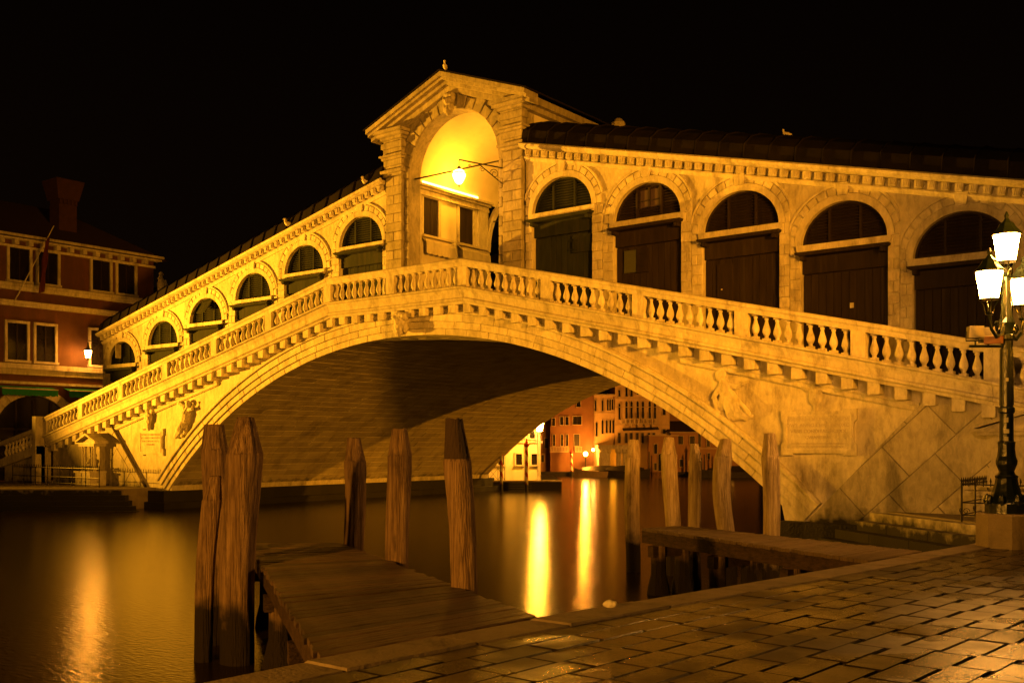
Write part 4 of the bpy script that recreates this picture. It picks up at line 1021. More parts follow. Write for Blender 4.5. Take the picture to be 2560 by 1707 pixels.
spear_fence('iron_railing', 'dark spiked iron railing before the aedicule on the right bank', [(18.55,.2),(18.55,-1.95),(23.5,-1.95)], 1.10, .76, sp=.14)

# ================================================================== JETTIES AND PILES
def jetty(label, corners, z, mat_, nplank, beam_legs):
    """corners: near-left, near-right, far-right, far-left"""
    J = thing('jetty', label, 'jetty', (sum(c[0] for c in corners)/4, sum(c[1] for c in corners)/4, z))
    nl, nr, fr_, fl_ = [Vector(c) for c in corners]
    for k in range(nplank):
        t0, t1 = k/nplank, (k+1)/nplank
        a, b = nl.lerp(fl_,t0), nr.lerp(fr_,t0); c, d_ = nr.lerp(fr_,t1), nl.lerp(fl_,t1)
        w_ = (b-a).normalized(); ln = (d_-a).length; ux = w_; uy = Vector((-w_.y,w_.x))
        e0, e1 = random.uniform(-.03,.02), random.uniform(-.02,.04); g_ = random.uniform(.004,.011)
        dz = random.uniform(-.006,.006); off = (d_-a).normalized()
        q = [a+off*g_-w_*e0, b+off*g_+w_*e1, c-off*g_+w_*e1, d_-off*g_-w_*e0]
        mid = (q[0]+q[1]+q[2]+q[3])/4
        m = Matrix.Translation((mid.x,mid.y,z+dz)) @ Matrix.Rotation(math.atan2(w_.y,w_.x),4,'Z')
        inv = m.inverted()
        lo_ = [inv @ Vector((p.x,p.y,z+dz)) for p in q]
        i_ = [p*.985 for p in lo_]
        tw = random.uniform(-.004,.004)
        mbp = MB().add([(p.x,p.y,-.05) for p in lo_]+[(p.x,p.y,-.012) for p in lo_]+[(p.x*.997,p.y*.93,tw*(1 if k_ in (0,1) else -1)) for k_, p in enumerate(lo_)],
            [(3,2,1,0),(0,1,5,4),(1,2,6,5),(2,3,7,6),(3,0,4,7),(4,5,9,8),(5,6,10,9),(6,7,11,10),(7,4,8,11),(8,9,10,11)])
        obj('plank', mbp, mat_, J, world=m)
    for (p, q) in ((nl,fl_),(nr,fr_)):
        inw = ((nr-nl) if p is nl else (nl-nr)).normalized()*.04; th_ = inw.normalized()*.12
        obj('side_beam', MB().prism_z([tuple(p+inw),tuple(q+inw),tuple(q+inw+th_),tuple(p+inw+th_)] if p is nr else [tuple(p+inw),tuple(p+inw+th_),tuple(q+inw+th_),tuple(q+inw)], z-.27, z-.055), BEAM, J)
    for (s, t) in beam_legs:
        a = nl.lerp(nr,s).lerp(fl_.lerp(fr_,s),t)
        pr = [(.15+random.uniform(-.03,.03), -1.3), (.17,-.2), (.2+random.uniform(-.02,.03),.0), (.19,.15), (.14,.35), (.13,z-.30)]
        obj('leg', MB().lathe(pr, 9, (a.x,a.y,0)), WOOD, J)
    for t in sorted(set(t for _, t in beam_legs)):
        a, b = nl.lerp(fl_,t), nr.lerp(fr_,t); dd = (fl_-nl).normalized()*.09
        obj('cross_beam', MB().prism_z([tuple(a-dd),tuple(b-dd),tuple(b+dd),tuple(a+dd)], z-.50, z-.305), BEAM, J)
    return J
jetty('wide wet plank jetty running out from the quay in the foreground', [(18.80,-19.80),(18.98,-17.45),(12.55,-13.90),(11.52,-14.83)], 1.19, PLANK, 48, [(.12,.25),(.88,.25),(.12,.6),(.88,.6),(.2,.93),(.8,.93)])
jetty('narrow pale plank jetty nearer the bridge with pale posts alongside', [(19.80,-11.25),(19.98,-9.60),(15.0,-7.65),(14.72,-8.55)], 1.18, PLANK2, 40, [(.15,.3),(.85,.3),(.15,.62),(.85,.62),(.2,.94),(.8,.94)])
def pile(label, x, y, ztop, r, mat_, lean=(0,0), wob=.02, seed=1, cap=None, group=None, taper=.62, caph=.42):
    rg = random.Random(seed); T_ = thing('mooring_post', label, 'post', (x,y,0))
    if group: T_['group'] = group
    seg = 30; rings = 22; vs = []; fs = []
    ph = rg.uniform(0,6); lob = [1+.035*math.sin(2*a_+ph)+.03*math.sin(3*a_+2*ph)+rg.uniform(-.022,.018)-(.10 if rg.random() < .10 else 0) for a_ in [2*math.pi*k/seg for k in range(seg)]]
    zs = [-1.3+(ztop-caph+1.3)*k/(rings-4) for k in range(rings-3)] + [ztop-caph*.93, ztop-caph*.3, ztop]
    for i, z in enumerate(zs):
        t = (z+1.3)/(ztop+1.3); cxx = x+lean[0]*(z)/ztop+wob*math.sin(2.3*z+ph); cyy = y+lean[1]*z/ztop+wob*math.cos(1.9*z+ph)
        rr = r*(.86+.14*t)
        if z > ztop-caph: rr = r*(1-(1-taper)*(z-(ztop-caph))/caph)
        for k in range(seg):
            a = 2*math.pi*k/seg; fl_ = 1.0
            if z > ztop-caph*.95: # axe-cut facets
                aa = (a+ph) % (2*math.pi/5) - math.pi/5; fl_ = min(1.0, .88/math.cos(aa))
            rk = rr*lob[(k+int(i*.12*(1 if seed%2 else -1)))%seg]*fl_*(1+rg.uniform(-.008,.008)); vs.append((cxx+rk*math.cos(a), cyy+rk*math.sin(a), z+(rg.uniform(-.012,.012) if i == len(zs)-1 else 0)))
    n = len(zs)
    fs = [(i*seg+k, i*seg+(k+1)%seg, (i+1)*seg+(k+1)%seg, (i+1)*seg+k) for i in range(n-1) for k in range(seg)] + [tuple(range((n-1)*seg,n*seg))]
    split = (n-3)*seg
    if cap:
        obj('shaft', MB().add(vs, [f for f in fs if max(f) < (n-2)*seg]), mat_, T_, smooth=True)
        obj('cap', MB().add(vs[(n-4)*seg:], [tuple(i-(n-4)*seg for i in f) for f in fs if min(f) >= (n-3)*seg-0 and max(f) >= (n-2)*seg]), cap, T_)
    else:
        m_ = MB().add(vs, fs).mesh('shaft')
        for p in m_.polygons: p.use_smooth = all(vs_i < (n-3)*seg for vs_i in p.vertices)
        obj('shaft', m_, mat_, T_)
    return T_
pile('tall orange timber mooring post, frontmost of the cluster by the wide jetty', 13.88,-16.80,3.03,.235,WOOD,(.10,.03),.02,3,caph=.46,taper=.46)
pile('reddish flat-topped mooring post behind the frontmost one, left of it', 12.62,-16.22,2.96,.185,WOOD,(.05,.0),.02,5,caph=.34,taper=.72)
pile('slim mooring post wedged low against the frontmost one', 13.46,-17.0,2.30,.12,WOOD,(.16,.05),.02,8,caph=.3)
pile('mooring post at the outer end of the wide jetty', 12.78,-13.78,2.79,.175,WOOD,(-.06,.03),.02,11,caph=.36)
pile('mooring post halfway along the right edge of the wide jetty', 14.95,-15.02,2.90,.165,WOOD,(-.04,.0),.02,13,caph=.36)
pile('leaning mooring post with a shadow-painted top at the shore end of the wide jetty', 17.38,-16.45,2.97,.155,WOOD,(-.26,.05),.012,17,caph=.46,cap=WOOD_SHADE)
pile('grey mooring post in the water, leftmost beside the narrow jetty', 12.98,-5.96,2.79,.165,WOOD_P,(.0,0),.012,21,caph=.40)
pile('mooring post in the water in front of the narrow jetty tip', 13.98,-6.00,2.84,.165,WOOD_P,(-.10,0),.02,23,caph=.36)
pile('slim post behind the narrow jetty tip, second of the close pair', 15.22,-7.40,2.70,.125,WOOD_P,(-.03,0),.012,25,caph=.32)
pile('bulging pale mooring post beside the narrow jetty', 15.95,-7.60,2.79,.16,WOOD_P,(-.03,0),.055,31,caph=.34)
pile('stout pale mooring post nearest the bridge abutment', 17.05,-8.12,2.88,.155,WOOD_P,(.0,0),.012,37,caph=.40)

# ================================================================== STREET LAMP
LX, LY = 20.81, -8.31
sl = thing('street_lamp', 'dark green cast iron street lamp with lit lanterns on a stone plinth', 'street lamp', (LX,LY,1.2))
obj('plinth', MB().lathe([(.42,-.06),(.42,.46),(.405,.49)], 8, (LX,LY,1.2), R(22.5)), KERB, sl)
col_prof = [(.30,.49),(.30,.63),(.27,.65),(.24,.70),(.20,.80),(.165,.92),(.15,1.00),(.165,1.03),(.12,1.06),(.105,1.10),(.12,1.14),(.145,1.20),(.15,1.26),(.13,1.32),(.115,1.44),(.12,1.50),(.125,1.53),(.10,1.55),(.095,1.95),(.115,1.97),(.115,2.03),(.09,2.05),(.085,2.9),(.078,3.02),(.11,3.04),(.11,3.10),(.075,3.12),(.09,3.2),(.12,3.28),(.09,3.36),(.07,3.5),(.06,3.9),(.08,3.95),(.05,4.0)]
cm = MB().lathe(col_prof, 14, (LX,LY,1.2))
co_ = obj('column', cm, GREEN_I, sl)
for k in range(10):
    a = 2*math.pi*k/10; obj('fluting', MB().tube([(LX+.088*math.cos(a),LY+.088*math.sin(a),3.27),(LX+.082*math.cos(a),LY+.082*math.sin(a),4.1)], .012, 4), GREEN_I, co_)
for k in range(8):
    a = 2*math.pi*k/8; obj('leaf_ornament', MB().ball((LX+.27*math.cos(a),LY+.27*math.sin(a),1.88), (.055,.055,.09), 6, 4), GREEN_I, co_)
for (zz, w_, h_, dx) in ((3.02,.05,.07,0),(2.86,.07,.06,0),(2.70,.05,.11,0),(2.42,.09,.05,-.02),(3.62,.035,.05,.03)):
    aa = math.atan2(-24.7-LY, 24.4-LX)+dx*3; rr = .104 if zz < 2.6 else .100
    st_ = MB()
    for k in range(4):
        a0 = aa-w_/rr/2+w_/rr*k/4; a1 = aa-w_/rr/2+w_/rr*(k+1)/4; r2 = rr+(.03 if zz<2.6 else .002)
        st_.add([(LX+r2*math.cos(a0),LY+r2*math.sin(a0),zz),(LX+r2*math.cos(a1),LY+r2*math.sin(a1),zz),(LX+r2*math.cos(a1),LY+r2*math.sin(a1),zz+h_),(LX+r2*math.cos(a0),LY+r2*math.sin(a0),zz+h_)], [(0,1,2,3)])
    obj('sticker', st_.mesh('sticker', fix=False), STICK, sl)
def lantern(x, y_, z):                    # z = bottom of the glass
    ln = part('lantern', sl, (x,y_,z))
    obj('lamp_glass', MB().lathe([(.125,0),(.185,.37)], 8, (x,y_,z)), LAMPGLASS, ln)
    cp = MB().lathe([(.21,.372),(.205,.40),(.15,.46),(.12,.50),(.10,.54),(.05,.58),(.025,.62),(.035,.66),(.01,.72)], 8, (x,y_,z))
    obj('lantern_cap', cp, GREEN_I, ln)
    fr = MB().lathe([(.13,-.03),(.145,-.015),(.13,-.002)], 8, (x,y_,z)).lathe([(.05,-.24),(.06,-.22),(.045,-.20)], 8, (x,y_,z))
    for k in range(4):
        a = math.pi*k/2+.5
        fr.tube([(x+.05*math.cos(a),y_+.05*math.sin(a),z-.22),(x+.07*math.cos(a),y_+.07*math.sin(a),z-.12),(x+.13*math.cos(a),y_+.13*math.sin(a),z-.015)], .010, 5)
    for k in range(2):
        a = -1.2+k*3.14; fr.tube([(x+.128*math.cos(a),y_+.128*math.sin(a),z),(x+.158*math.cos(a),y_+.158*math.sin(a),z+.18)], .008, 4)
    obj('lantern_frame', fr, GREEN_I, ln)
c38, s38 = math.cos(R(38.07)), math.sin(R(38.07))
lantern(LX, LY, 5.40)
ARM = .54
for k in range(2):
    a = R(38.07+220 + 180*k)
    ux, uy = math.cos(a), math.sin(a); x, y_ = LX+ARM*ux, LY+ARM*uy
    zl = 4.80
    lantern(x, y_, zl)
    am_ = MB().tube([(LX+.07*ux,LY+.07*uy,4.55),(LX+.14*ux,LY+.14*uy,4.30),(LX+.32*ux,LY+.32*uy,4.26),(LX+.48*ux,LY+.48*uy,4.36),(x,y_,4.56)], [.03,.03,.028,.025,.025], 6)
    scroll(am_, Vector((LX+.30*ux,LY+.30*uy,4.40)), Vector((ux,uy,0)), .09, 1.4, .014)
    am_.tube([(LX+.06*ux,LY+.06*uy,4.35),(LX+.10*ux,LY+.10*uy,4.75),(LX+.05*ux,LY+.05*uy,5.1)], [.02,.035,.015], 6)
    obj('lamp_arm', am_, GREEN_I, sl)
obj('upper_stem', MB().lathe([(.05,3.9),(.045,4.05),(.07,4.08),(.05,4.11)], 10, (LX,LY,1.2)), GREEN_I, sl)
# flood light boxes clamped to the column
def flood(label, cx_, cy_, cz_, m_, yaw):
    f_ = thing('floodlight', label, 'floodlight', (cx_,cy_,cz_), yaw)
    obj('housing', frus(-.11,.11,-.07,.07,-.08,-.10,.10,-.09,.09,.09), m_, f_, local=True)
    obj('yoke', MB().tube([(-.13,0,.02),(-.13,0,-.12),(.13,0,-.12),(.13,0,.02)], .012, 5).tube([(0,0,-.12),(0,0,-.2)], .015, 5), GREEN_I, f_, local=True)
    return f_
rx, ry = c38, s38
flood('grey floodlight box at the outer end of the lamp post bracket', LX-rx*.46, LY-ry*.46, 4.34, GREYB, R(30))
flood('grey floodlight box nearer the lamp post on the same bracket', LX-rx*.27, LY-ry*.27, 4.32, GREYB, R(20))
bx = thing('junction_box', 'small orange-lit tin box on the bracket beside the lamp post', 'box', (LX-rx*.17,LY-ry*.17,4.2))
obj('housing', MB().box(LX-rx*.17-.12,LX-rx*.17+.12,LY-ry*.17-.15,LY-ry*.17-.03,4.17,4.26), REDTIN, bx); obj('lid', MB().box(LX-rx*.17-.125,LX-rx*.17+.125,LY-ry*.17-.155,LY-ry*.17-.025,4.261,4.275), REDTIN, bx)
obj('floodlight_bracket', MB().tube([(LX,LY,4.14),(LX-rx*.55,LY-ry*.55,4.14)], .022, 6), GREEN_I, sl)

# ================================================================== BEYOND THE BRIDGE
def uv(px, D):                            # a plan point D metres out along the canal axis of view
    a = (px-1280)/2567.0
    return (24.4+D*(c38*a-s38), -24.7+D*(s38*a+c38))
ROTV = R(38.07)
# quay with white building on the near-left of the far side
qx, qy = uv(1404, 60)
fq = thing('far_quay', None, None, (qx,qy,0), ROTV, kind='structure')
obj('quay_block', MB().box(-16,0,0,14,-1.2,.50), STONE_D, fq, local=True)
obj('quay_edge', MB().box(-16,.03,-.05,.5,.502,.58), KERB, fq, local=True)
for i in range(4): obj('step', MB().box(-3.1+.25*i*0,-1.75,-.25*(i+1),-.25*i-.001,-1.0,.42-.13*i), STONE_D, fq, local=True)
wx, wy = uv(1352, 62.7)
wb = palace('white_building', 'white corner building on the far quay with barred windows, brightly lit', (wx,wy,.5), ROTV, 14, 12, 10, RENDER_W,
    [(-.40,.95,.34,.66,'plain'),(-1.33,.95,.36,.66,'plain'),(-2.42,.95,.36,.66,'plain'),(-.52,2.55,.30,1.6,'plain'),(-1.32,2.55,.34,1.3,'plain'),(-2.0,2.55,.34,1.3,'plain'),(-2.9,2.55,.34,1.3,'plain')],
    [(2.28,.10,.16)], x0=-14)
obj('corner_column', MB().lathe([(.14,0),(.14,.1),(.11,.14),(.10,3.6),(.16,3.7),(.16,4.0)], 10, (-.12,-.08,.0)), STONE, wb, local=True)
obj('corner_column', MB().lathe([(.10,0),(.09,5.0)], 10, (-.92,-.04,.0)), STONE, wb, local=True)
# lamp on its corner, hidden above the arch, whose streak lies on the water
fl1 = thing('quay_wall_lamp', 'wall lantern on the white building corner, whose streak lies on the water', 'lantern', (*uv(1349,61.3),3.7))
lx_, ly_ = uv(1349,61.0)
obj('lamp_glass', MB().lathe([(.15,-.28),(.25,.22)], 8, (lx_,ly_,3.75)), LAMPGLASS, fl1)
obj('lamp_cap', MB().lathe([(.28,.225),(.1,.4),(.03,.5)], 8, (lx_,ly_,3.75)).tube([(lx_,ly_,4.2),(wx,wy,4.3)], .02, 5), IRON, fl1)
lamp('quay_wall_lamp_light', 'POINT', (lx_+.2,ly_-.35,3.75), 1500, YEL, size=.2)
# railing and striped poles
rl = thing('quay_railing', 'thin cross-braced iron railing on the far landing stage', 'railing', (*uv(1235,60.5),.58))
for px in (1221,1245,1262): 
    x, y_ = uv(px,60.3); obj('post', MB().tube([(x,y_,.5),(x,y_,1.35)], .02, 5), IRON, rl)
p0, p1, p2 = uv(1221,60.3), uv(1245,60.3), uv(1262,60.3)
rr = MB().tube([(*p0,1.33),(*p2,1.33)], .015, 5)
for a, b in ((p0,p1),(p1,p2)): rr.tube([(*a,.6),(*b,1.3)], .010, 4).tube([(*a,1.3),(*b,.6)], .010, 4)
obj('rail', rr, IRON, rl)
def candy(label, px, D, ztop, r, group=None):
    x, y_ = uv(px, D); T_ = thing('striped_pole', label, 'pole', (x,y_,0))
    n = int((ztop+.6)/.09); seg = 12; vs = []; fr_, fw_ = [], []
    for i in range(n+1):
        for k in range(seg):
            a = 2*math.pi*k/seg; vs.append((x+r*math.cos(a), y_+r*math.sin(a), -.6+(ztop+.6)*i/n))
    for i in range(n):
        for k in range(seg): (fr_ if (i+k*7/seg*1.0)%7 < 3.0 else fw_).append((i*seg+k,i*seg+(k+1)%seg,(i+1)*seg+(k+1)%seg,(i+1)*seg+k))
    obj('red_stripe', MB().add(vs, fr_), CANDY_R, T_, smooth=True); obj('white_stripe', MB().add(vs, fw_), CANDY_W, T_, smooth=True)
    obj('finial', MB().lathe([(r*.9,-.02),(r*1.7,.08),(r*1.8,.16),(r*1.0,.22),(r*.8,.3),(r*.35,.34),(r*.4,.44),(.01,.5)], 10, (x,y_,ztop)), CANDY_R, T_)
candy('red and white striped mooring pole with finial before the white building', 1316.5, 58.7, 2.55, .095)
candy('red and white striped mooring pole half hidden by the arch', 1253.5, 58.7, 2.5, .095)
candy('thin striped pole before the dark red far house', 1429, 86.5, 1.9, .10)
candy('thin striped pole between the timber posts, before the far houses', 1730, 86.5, 2.1, .09)
# far bank houses: positions along the far bank in metres from px 1560 at 88 m
S_ = 88/2567.0
def fb(px): return (px-1560)*S_
ox, oy = uv(1560, 88)
def far_house(name, label, px0, px1, H, m_, wins, bands, dd=0.0, roof=None, shutter=SHUT_D):
    """wins in photo-scale metres: centre px, base z, width, height, kind"""
    x0 = fb(px0); W = fb(px1)-fb(px0)
    o_ = (ox + dd*-s38 + x0*c38, oy + dd*c38 + x0*s38, 0)
    return palace(name, label, o_, ROTV, W, H, 8, m_, [(fb(p)-x0, z, w_, h_, k) for p, z, w_, h_, k in wins], bands, roof=roof, shutter=shutter, fw=.045, trim=TRIM)
zpx = lambda v: 2.7+(1110-v)*S_
fq2 = thing('far_bank', None, None, (ox,oy,0), ROTV, kind='structure')
obj('bank_block', MB().box(-14,30,-1.2,20,-1.2,.35), BASE, fq2, local=True)
far_house('dark_house', 'narrow dim brown house at the far left beside the white building', 1330, 1378, 13, RENDER_O, [(1366,zpx(1120),.30,.85,'shut'),(1357,zpx(1155),.22,.62,'shut')], [], .6)
far_house('red_house', 'dark red house with white framed windows and balconies on the far bank', 1376, 1484, 14, RENDER_R,
    [(1384,zpx(1064),.26,.65,'rect'),(1404,zpx(1062),.27,.70,'rect'),(1417.5,zpx(1062),.28,.70,'rect'),(1443,zpx(1061),.72,.70,'rect'),(1385,zpx(1114),.17,.95,'rect'),(1405,zpx(1114),.18,.95,'rect'),(1417.5,zpx(1114),.18,.95,'rect'),(1442,zpx(1114),.46,.98,'shut'),(1446,zpx(1017),.36,.5,'rect'),(1404,zpx(1020),.27,.6,'rect')],
    [], 0)
for (a, b) in ((1375,1421),(1437,1455)):
    bt = thing('balcony', 'pale stone balcony of the red house, %s' % ('wider, to the left' if a < 1400 else 'narrower, to the right'), 'balcony', (ox+fb(a)*c38,oy+fb(a)*s38,zpx(1129)), ROTV)
    w_ = fb(b)-fb(a); obj('slab', MB().box(0,w_,-.35,0,-.04,.05), TRIM, bt, local=True); obj('rail', MB().box(0,w_,-.35,-.30,.40,.45), TRIM, bt, local=True)
    k = 0
    while k*.13 < w_: obj('baluster', MB().box(k*.13,k*.13+.06,-.34,-.31,.05,.40), TRIM, bt, local=True); k += 1
far_house('gothic_house', 'pale orange gothic house with pointed windows beside the red house', 1484, 1540, zpx(985), RENDER_P,
    [(1489.5,zpx(1027),.15,.95,'gothic'),(1507,zpx(1027),.15,.95,'gothic'),(1520,zpx(1025),.14,.95,'gothic'),(1526,zpx(1025),.14,.95,'gothic'),(1532,zpx(1024),.14,.95,'gothic'),(1492,zpx(1090),.17,1.25,'gothic'),(1507,zpx(1084),.16,1.2,'gothic'),(1517.5,zpx(1082),.17,1.15,'gothic'),(1526.5,zpx(1082),.17,1.15,'gothic'),(1534,zpx(1082),.17,1.15,'gothic')],
    [(zpx(1032),.06,.05),(zpx(985)-.15,.15,.2)], .3)
far_house('gothic_palace', 'tall ornate palace with pointed loggia windows and a balcony on the far bank', 1538, 1674, 13, RENDER_P,
    [(1548,zpx(991),.17,.55,'plain'),(1566,zpx(991),.2,.85,'plain'),(1578.5,zpx(991),.2,.85,'plain'),(1595,zpx(986),.2,.85,'plain'),(1548.5,zpx(1048),.16,1.35,'round')]
    +[(p,zpx(1046),.20,1.5,'gothic') for p in (1566,1578.5,1594,1607,1624,1637)]
    +[(p,zpx(1107),.22,.86,'shut') for p in (1548,1565.5,1578,1593,1606,1622,1634)]+[(1660,zpx(1037),.24,.74,'rect'),(1660,zpx(1084),.26,.4,'shut')],
    [(zpx(997),.06,.06),(zpx(1018),.05,.04),(zpx(1062),.05,.04)], 0)
bt = thing('balcony', 'carved stone balcony with posts across the gothic palace', 'balcony', (ox+fb(1552)*c38,oy+fb(1552)*s38,zpx(1060)), ROTV)
w_ = fb(1640)-fb(1552); obj('slab', MB().box(0,w_,-.5,0,0,.08), TRIM, bt, local=True); obj('rail', MB().box(0,w_,-.5,-.44,.42,.48), TRIM, bt, local=True)
for k in range(9): obj('panel_post', MB().box(k*w_/8-.06,k*w_/8+.06,-.52,-.42,.08,.42), TRIM, bt, local=True)
for k in range(28): obj('baluster', MB().box(k*w_/28,k*w_/28+.035,-.48,-.45,.08,.42), TRIM, bt, local=True)
for k in range(5): obj('bracket', MB().prism([(k*w_/5+.2,-.28),(k*w_/5+.32,-.28),(k*w_/5+.32,0),(k*w_/5+.2,0)], -.3, 0), TRIM, bt, local=True)
aw = thing('palace_awning', 'dark sloping awning under the gothic palace balcony', 'awning', (ox+fb(1556)*c38,oy+fb(1556)*s38,zpx(1076)), ROTV)
obj('cloth', MB().add([(0,-.02,.18),(fb(1645)-fb(1556),-.02,.30),(fb(1645)-fb(1556),-.7,0.08),(0,-.7,-.04)], [(0,1,2,3)]).mesh('cloth', fix=False), BOATD, aw, local=True).modifiers.new('thickness','SOLIDIFY').thickness = .03
# ground floor colonnade terrace lit from inside
cl_ = thing('colonnade', 'lit ground floor colonnade with pale columns beneath the gothic house', 'colonnade', (ox+fb(1490)*c38,oy+fb(1490)*s38,.35), ROTV)
w_ = fb(1572)-fb(1490); zt = zpx(1112)
obj('floor', MB().box(0,w_,-3.0,.29,-.1,.02), STONE, cl_, local=True); obj('roof_slab', MB().box(-.1,w_+.1,-3.1,.29,zt-.35-.35,zt-.35), STONE, cl_, local=True); obj('back_wall', MB().box(0,w_,-.4,-.3,.02,zt-.71), RENDER_P, cl_, local=True)
for p in (1496,1514,1536,1541,1551,1557,1566): obj('column', MB().lathe([(.2,0),(.2,.12),(.14,.18),(.13,zt-1.1),(.22,zt-.95),(.22,zt-.72)], 9, (fb(p)-fb(1490),-2.8,.02)), STONE, cl_, local=True)
obj('end_wall', MB().box(0,.9,-2.95,-.41,.02,zt-.71), STONE, cl_, local=True)
far_house('low_house', 'low orange house with a round arched water door on the far bank', 1618, 1690, zpx(1088), RENDER_O, [(1634,zpx(1133),.26,.80,'rect'),(1658,zpx(1133),.26,.80,'rect'),(1646,.45,.38,1.45,'round'),(1633.5,zpx(1174),.22,.6,'shut')], [(zpx(1090),.1,.1)], -1.2)
far_house('brown_house', 'brown house with shuttered windows under a dark pitched roof on the far bank', 1674, 1742, zpx(1079), RENDER_O, [(1697,zpx(1110),.5,.68,'rect'),(1727,zpx(1110),.42,.68,'rect'),(1700,.8,.3,.6,'shut')], [(zpx(1082),.1,.2)], -.6, roof=(1.0,.4))
far_house('tall_dark_house', 'tall dark house rising behind the brown pitched roof', 1672, 1790, zpx(1010), RENDER_O, [], [], 7)
far_house('lit_window_house', 'orange house with flower balconies and one small lit window on the far bank', 1740, 1800, zpx(1062), RENDER_O, [(1747,zpx(1116),.22,1.4,'plain'),(1769,zpx(1116),.26,1.0,'plain'),(1747,zpx(1147),.22,.55,'lit'),(1770,zpx(1147),.2,.5,'plain')], [(zpx(1122),.1,.1)], -.2)
far_house('end_house', 'dim low house at the right end of the far bank, beside the arch foot', 1800, 1900, zpx(1095), RENDER_O, [(1830,zpx(1147),.5,.6,'plain')], [], .4)
# star-bright quay lamp on the far bank
fl2 = thing('far_lamp', 'very bright lamp on a low pole before the red far house', 'lamp', (*uv(1464,86.0),.2))
lx2, ly2 = uv(1464,86.0)
obj('lamp_globe', MB().ball((lx2,ly2,1.88), .19, 10, 8), glow('lit far globe', (1.0,.38,.05), 120), fl2); obj('pole', MB().tube([(lx2,ly2,-.4),(lx2,ly2,1.68)], .05, 6), IRON, fl2)
lamp('far_lamp_light', 'POINT', (lx2+.4,ly2-.6,2.2), 1500, RED, size=.2)
fl3 = thing('small_far_lamp', 'small bright lamp at the corner of the gothic house', 'lamp', (*uv(1483,87.4),3.0))
lx3, ly3 = uv(1483,87.2)
obj('lamp_globe', MB().ball((lx3,ly3,2.22), .13, 8, 6), LAMPSOFT, fl3); obj('bracket', MB().tube([(lx3,ly3,2.4),(*uv(1484,88.2),2.5)], .02, 5), IRON, fl3)
lamp('colonnade_light', 'POINT', (*uv(1530,86.3),2.0), 130, ORA, size=.6)
# boats and poles on the far bank
def boat(label, px, D, L, yaw, hull, cover):
    x, y_ = uv(px, D); b_ = thing('moored_boat', label, 'boat', (x,y_,0), ROTV+yaw)
    K = 16; vs = []; fs = []
    for i in range(K+1):
        t = -1+2*i/K; w__ = .75*(1-abs(t)**2.6)+.02; zz = .48+.28*abs(t)**3
        vs += [(t*L/2,-w__,zz),(t*L/2*.96,-w__*.75,-.1),(t*L/2*.96,w__*.75,-.1),(t*L/2,w__,zz)]
    for i in range(K):
        for j in range(3): fs.append((i*4+j,i*4+j+1,(i+1)*4+j+1,(i+1)*4+j))
    obj('hull', MB().add(vs, fs), hull, b_, local=True)
    vs = []; fs = []
    for i in range(9):
        t = -.75+1.5*i/8; w__ = .7*(1-abs(t)**2.6)
        vs += [(t*L/2,-w__,.52+.2*abs(t)**3),(t*L/2,0,.95-.35*abs(t)**2),(t*L/2,w__,.52+.2*abs(t)**3)]
    for i in range(8):
        for j in range(2): fs.append((i*3+j,i*3+j+1,(i+1)*3+j+1,(i+1)*3+j))
    obj('cover', MB().add(vs, fs).mesh('cover', fix=False), cover, b_, local=True)
boat('pale moored boat with dark cover before the colonnade', 1510, 84.5, 5.0, R(4), BOATM, BOATD)
boat('dark moored boat before the gothic palace, right of the pale boat', 1562, 84.2, 4.2, R(-2), BOATD, BOATD)
boat('long dark boat moored at the right end of the far bank', 1850, 83.0, 7.0, R(3), BOATD, BOATD)
PL = ['in front of the colonnade', 'left of the low orange house', 'right of the arched water door', 'just right of the thin striped pole', 'left of the little ladder', 'between two others by the lit window', 'rightmost near the lit window', 'behind the bulging pale post', 'nearest the arch foot']
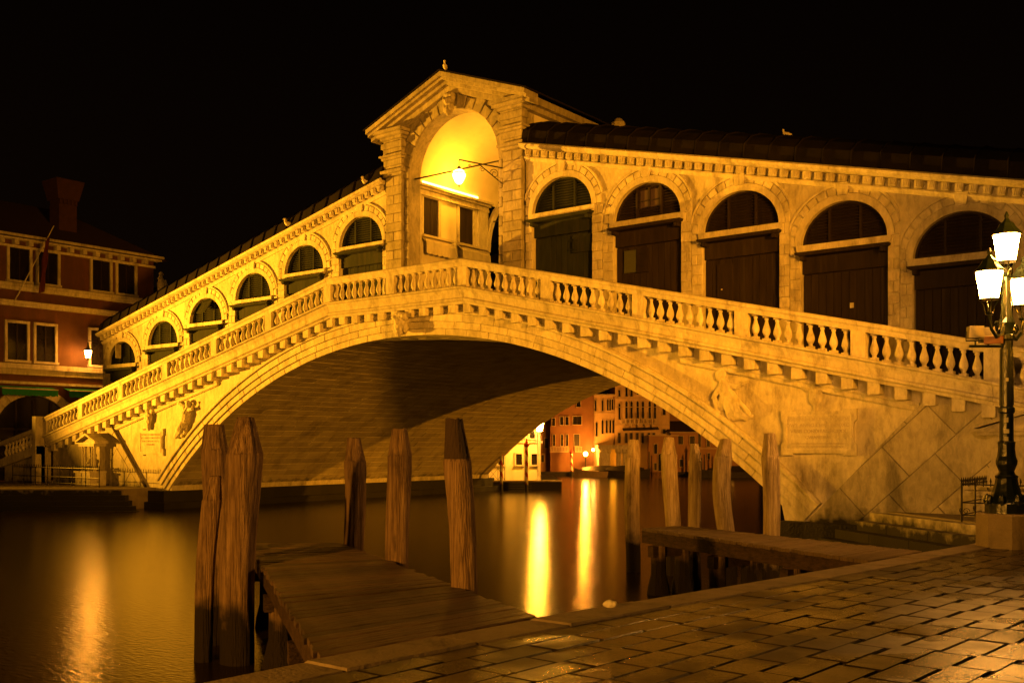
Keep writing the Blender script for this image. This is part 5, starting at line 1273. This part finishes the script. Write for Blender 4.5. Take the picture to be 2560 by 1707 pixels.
for i, px in enumerate((1551.5,1622,1659,1736,1742,1753.5,1760,1809.5,1822)):
    x, y_ = uv(px, 85.5-.2*(i%3)); t_ = thing('bank_pole', 'slim dark mooring pole on the far bank, '+PL[i], 'pole', (x,y_,0), group='slim dark poles along the far bank')
    obj('shaft', MB().tube([(x,y_,-.5),(x+.03,y_,1.0),(x+.02,y_,random.uniform(1.5,2.1))], [.07,.065,.05], 7), BOATD, t_)

# ================================================================== SMALL THINGS
def gull(label, x, y_, z, yaw, s=1.0):
    T_ = thing('seagull', label, 'seagull', (x,y_,z)); u = Vector((math.cos(yaw),math.sin(yaw),0)); o_ = Vector((x,y_,z))
    P_ = lambda f, h: tuple(o_+u*(f*s)+Vector((0,0,h*s)))
    def f(mb_):
        mb_.tube([P_(-.24,.20),P_(-.08,.22),P_(.06,.24),P_(.12,.30),P_(.13,.38)], [.02*s,.09*s,.10*s,.065*s,.05*s], 8); mb_.ball(P_(.14,.42), .055*s); mb_.tube([P_(.17,.42),P_(.24,.40)], [.022*s,.008*s], 5)
    blob('body', f, FEATHER, T_, .018)
    obj('leg', MB().tube([P_(0,-.02),P_(0,.16)], .008*s, 4), REDTIN, T_); obj('leg', MB().tube([P_(.03,-.02),P_(.04,.16)], .008*s, 4), REDTIN, T_)
gull('seagull perched on the apex of the portico pediment', .0, 2.6, 15.92, R(-60), .85)
gull('seagull on the lead roof over the third shop of the right ramp', 11.9, 4.6, 11.82, R(200), .7)
gull('seagull on the cornice of the left ramp, above the fifth arch', -8.72, 2.75, top_l(-8.72), R(230))
gull('seagull on the left ramp cornice beside the portico', -4.2, 2.75, top_l(-4.2), R(240), .9)
rc = thing('roof_chimney', 'stubby chimney pot behind the portico on the right roof', 'chimney', (6.0,7.8,13.0))
obj('pot', MB().lathe([(.22,0),(.2,.5),(.26,.55),(.26,.7),(.12,.85)], 8, (4.1,7.6,13.85)), STONE_D, rc)
# crumpled paper on the kerb
cp_ = thing('crumpled_paper', 'crumpled pale paper lying on the kerb at the quay edge', 'paper', (19.2,-17.0,1.2))
def pap(mb_): mb_.ball((19.30,-16.75,1.235), (.055,.045,.045)); mb_.ball((19.335,-16.73,1.23), (.038,.038,.035))
blob('sheet', pap, PAPER, cp_, .012, .05)
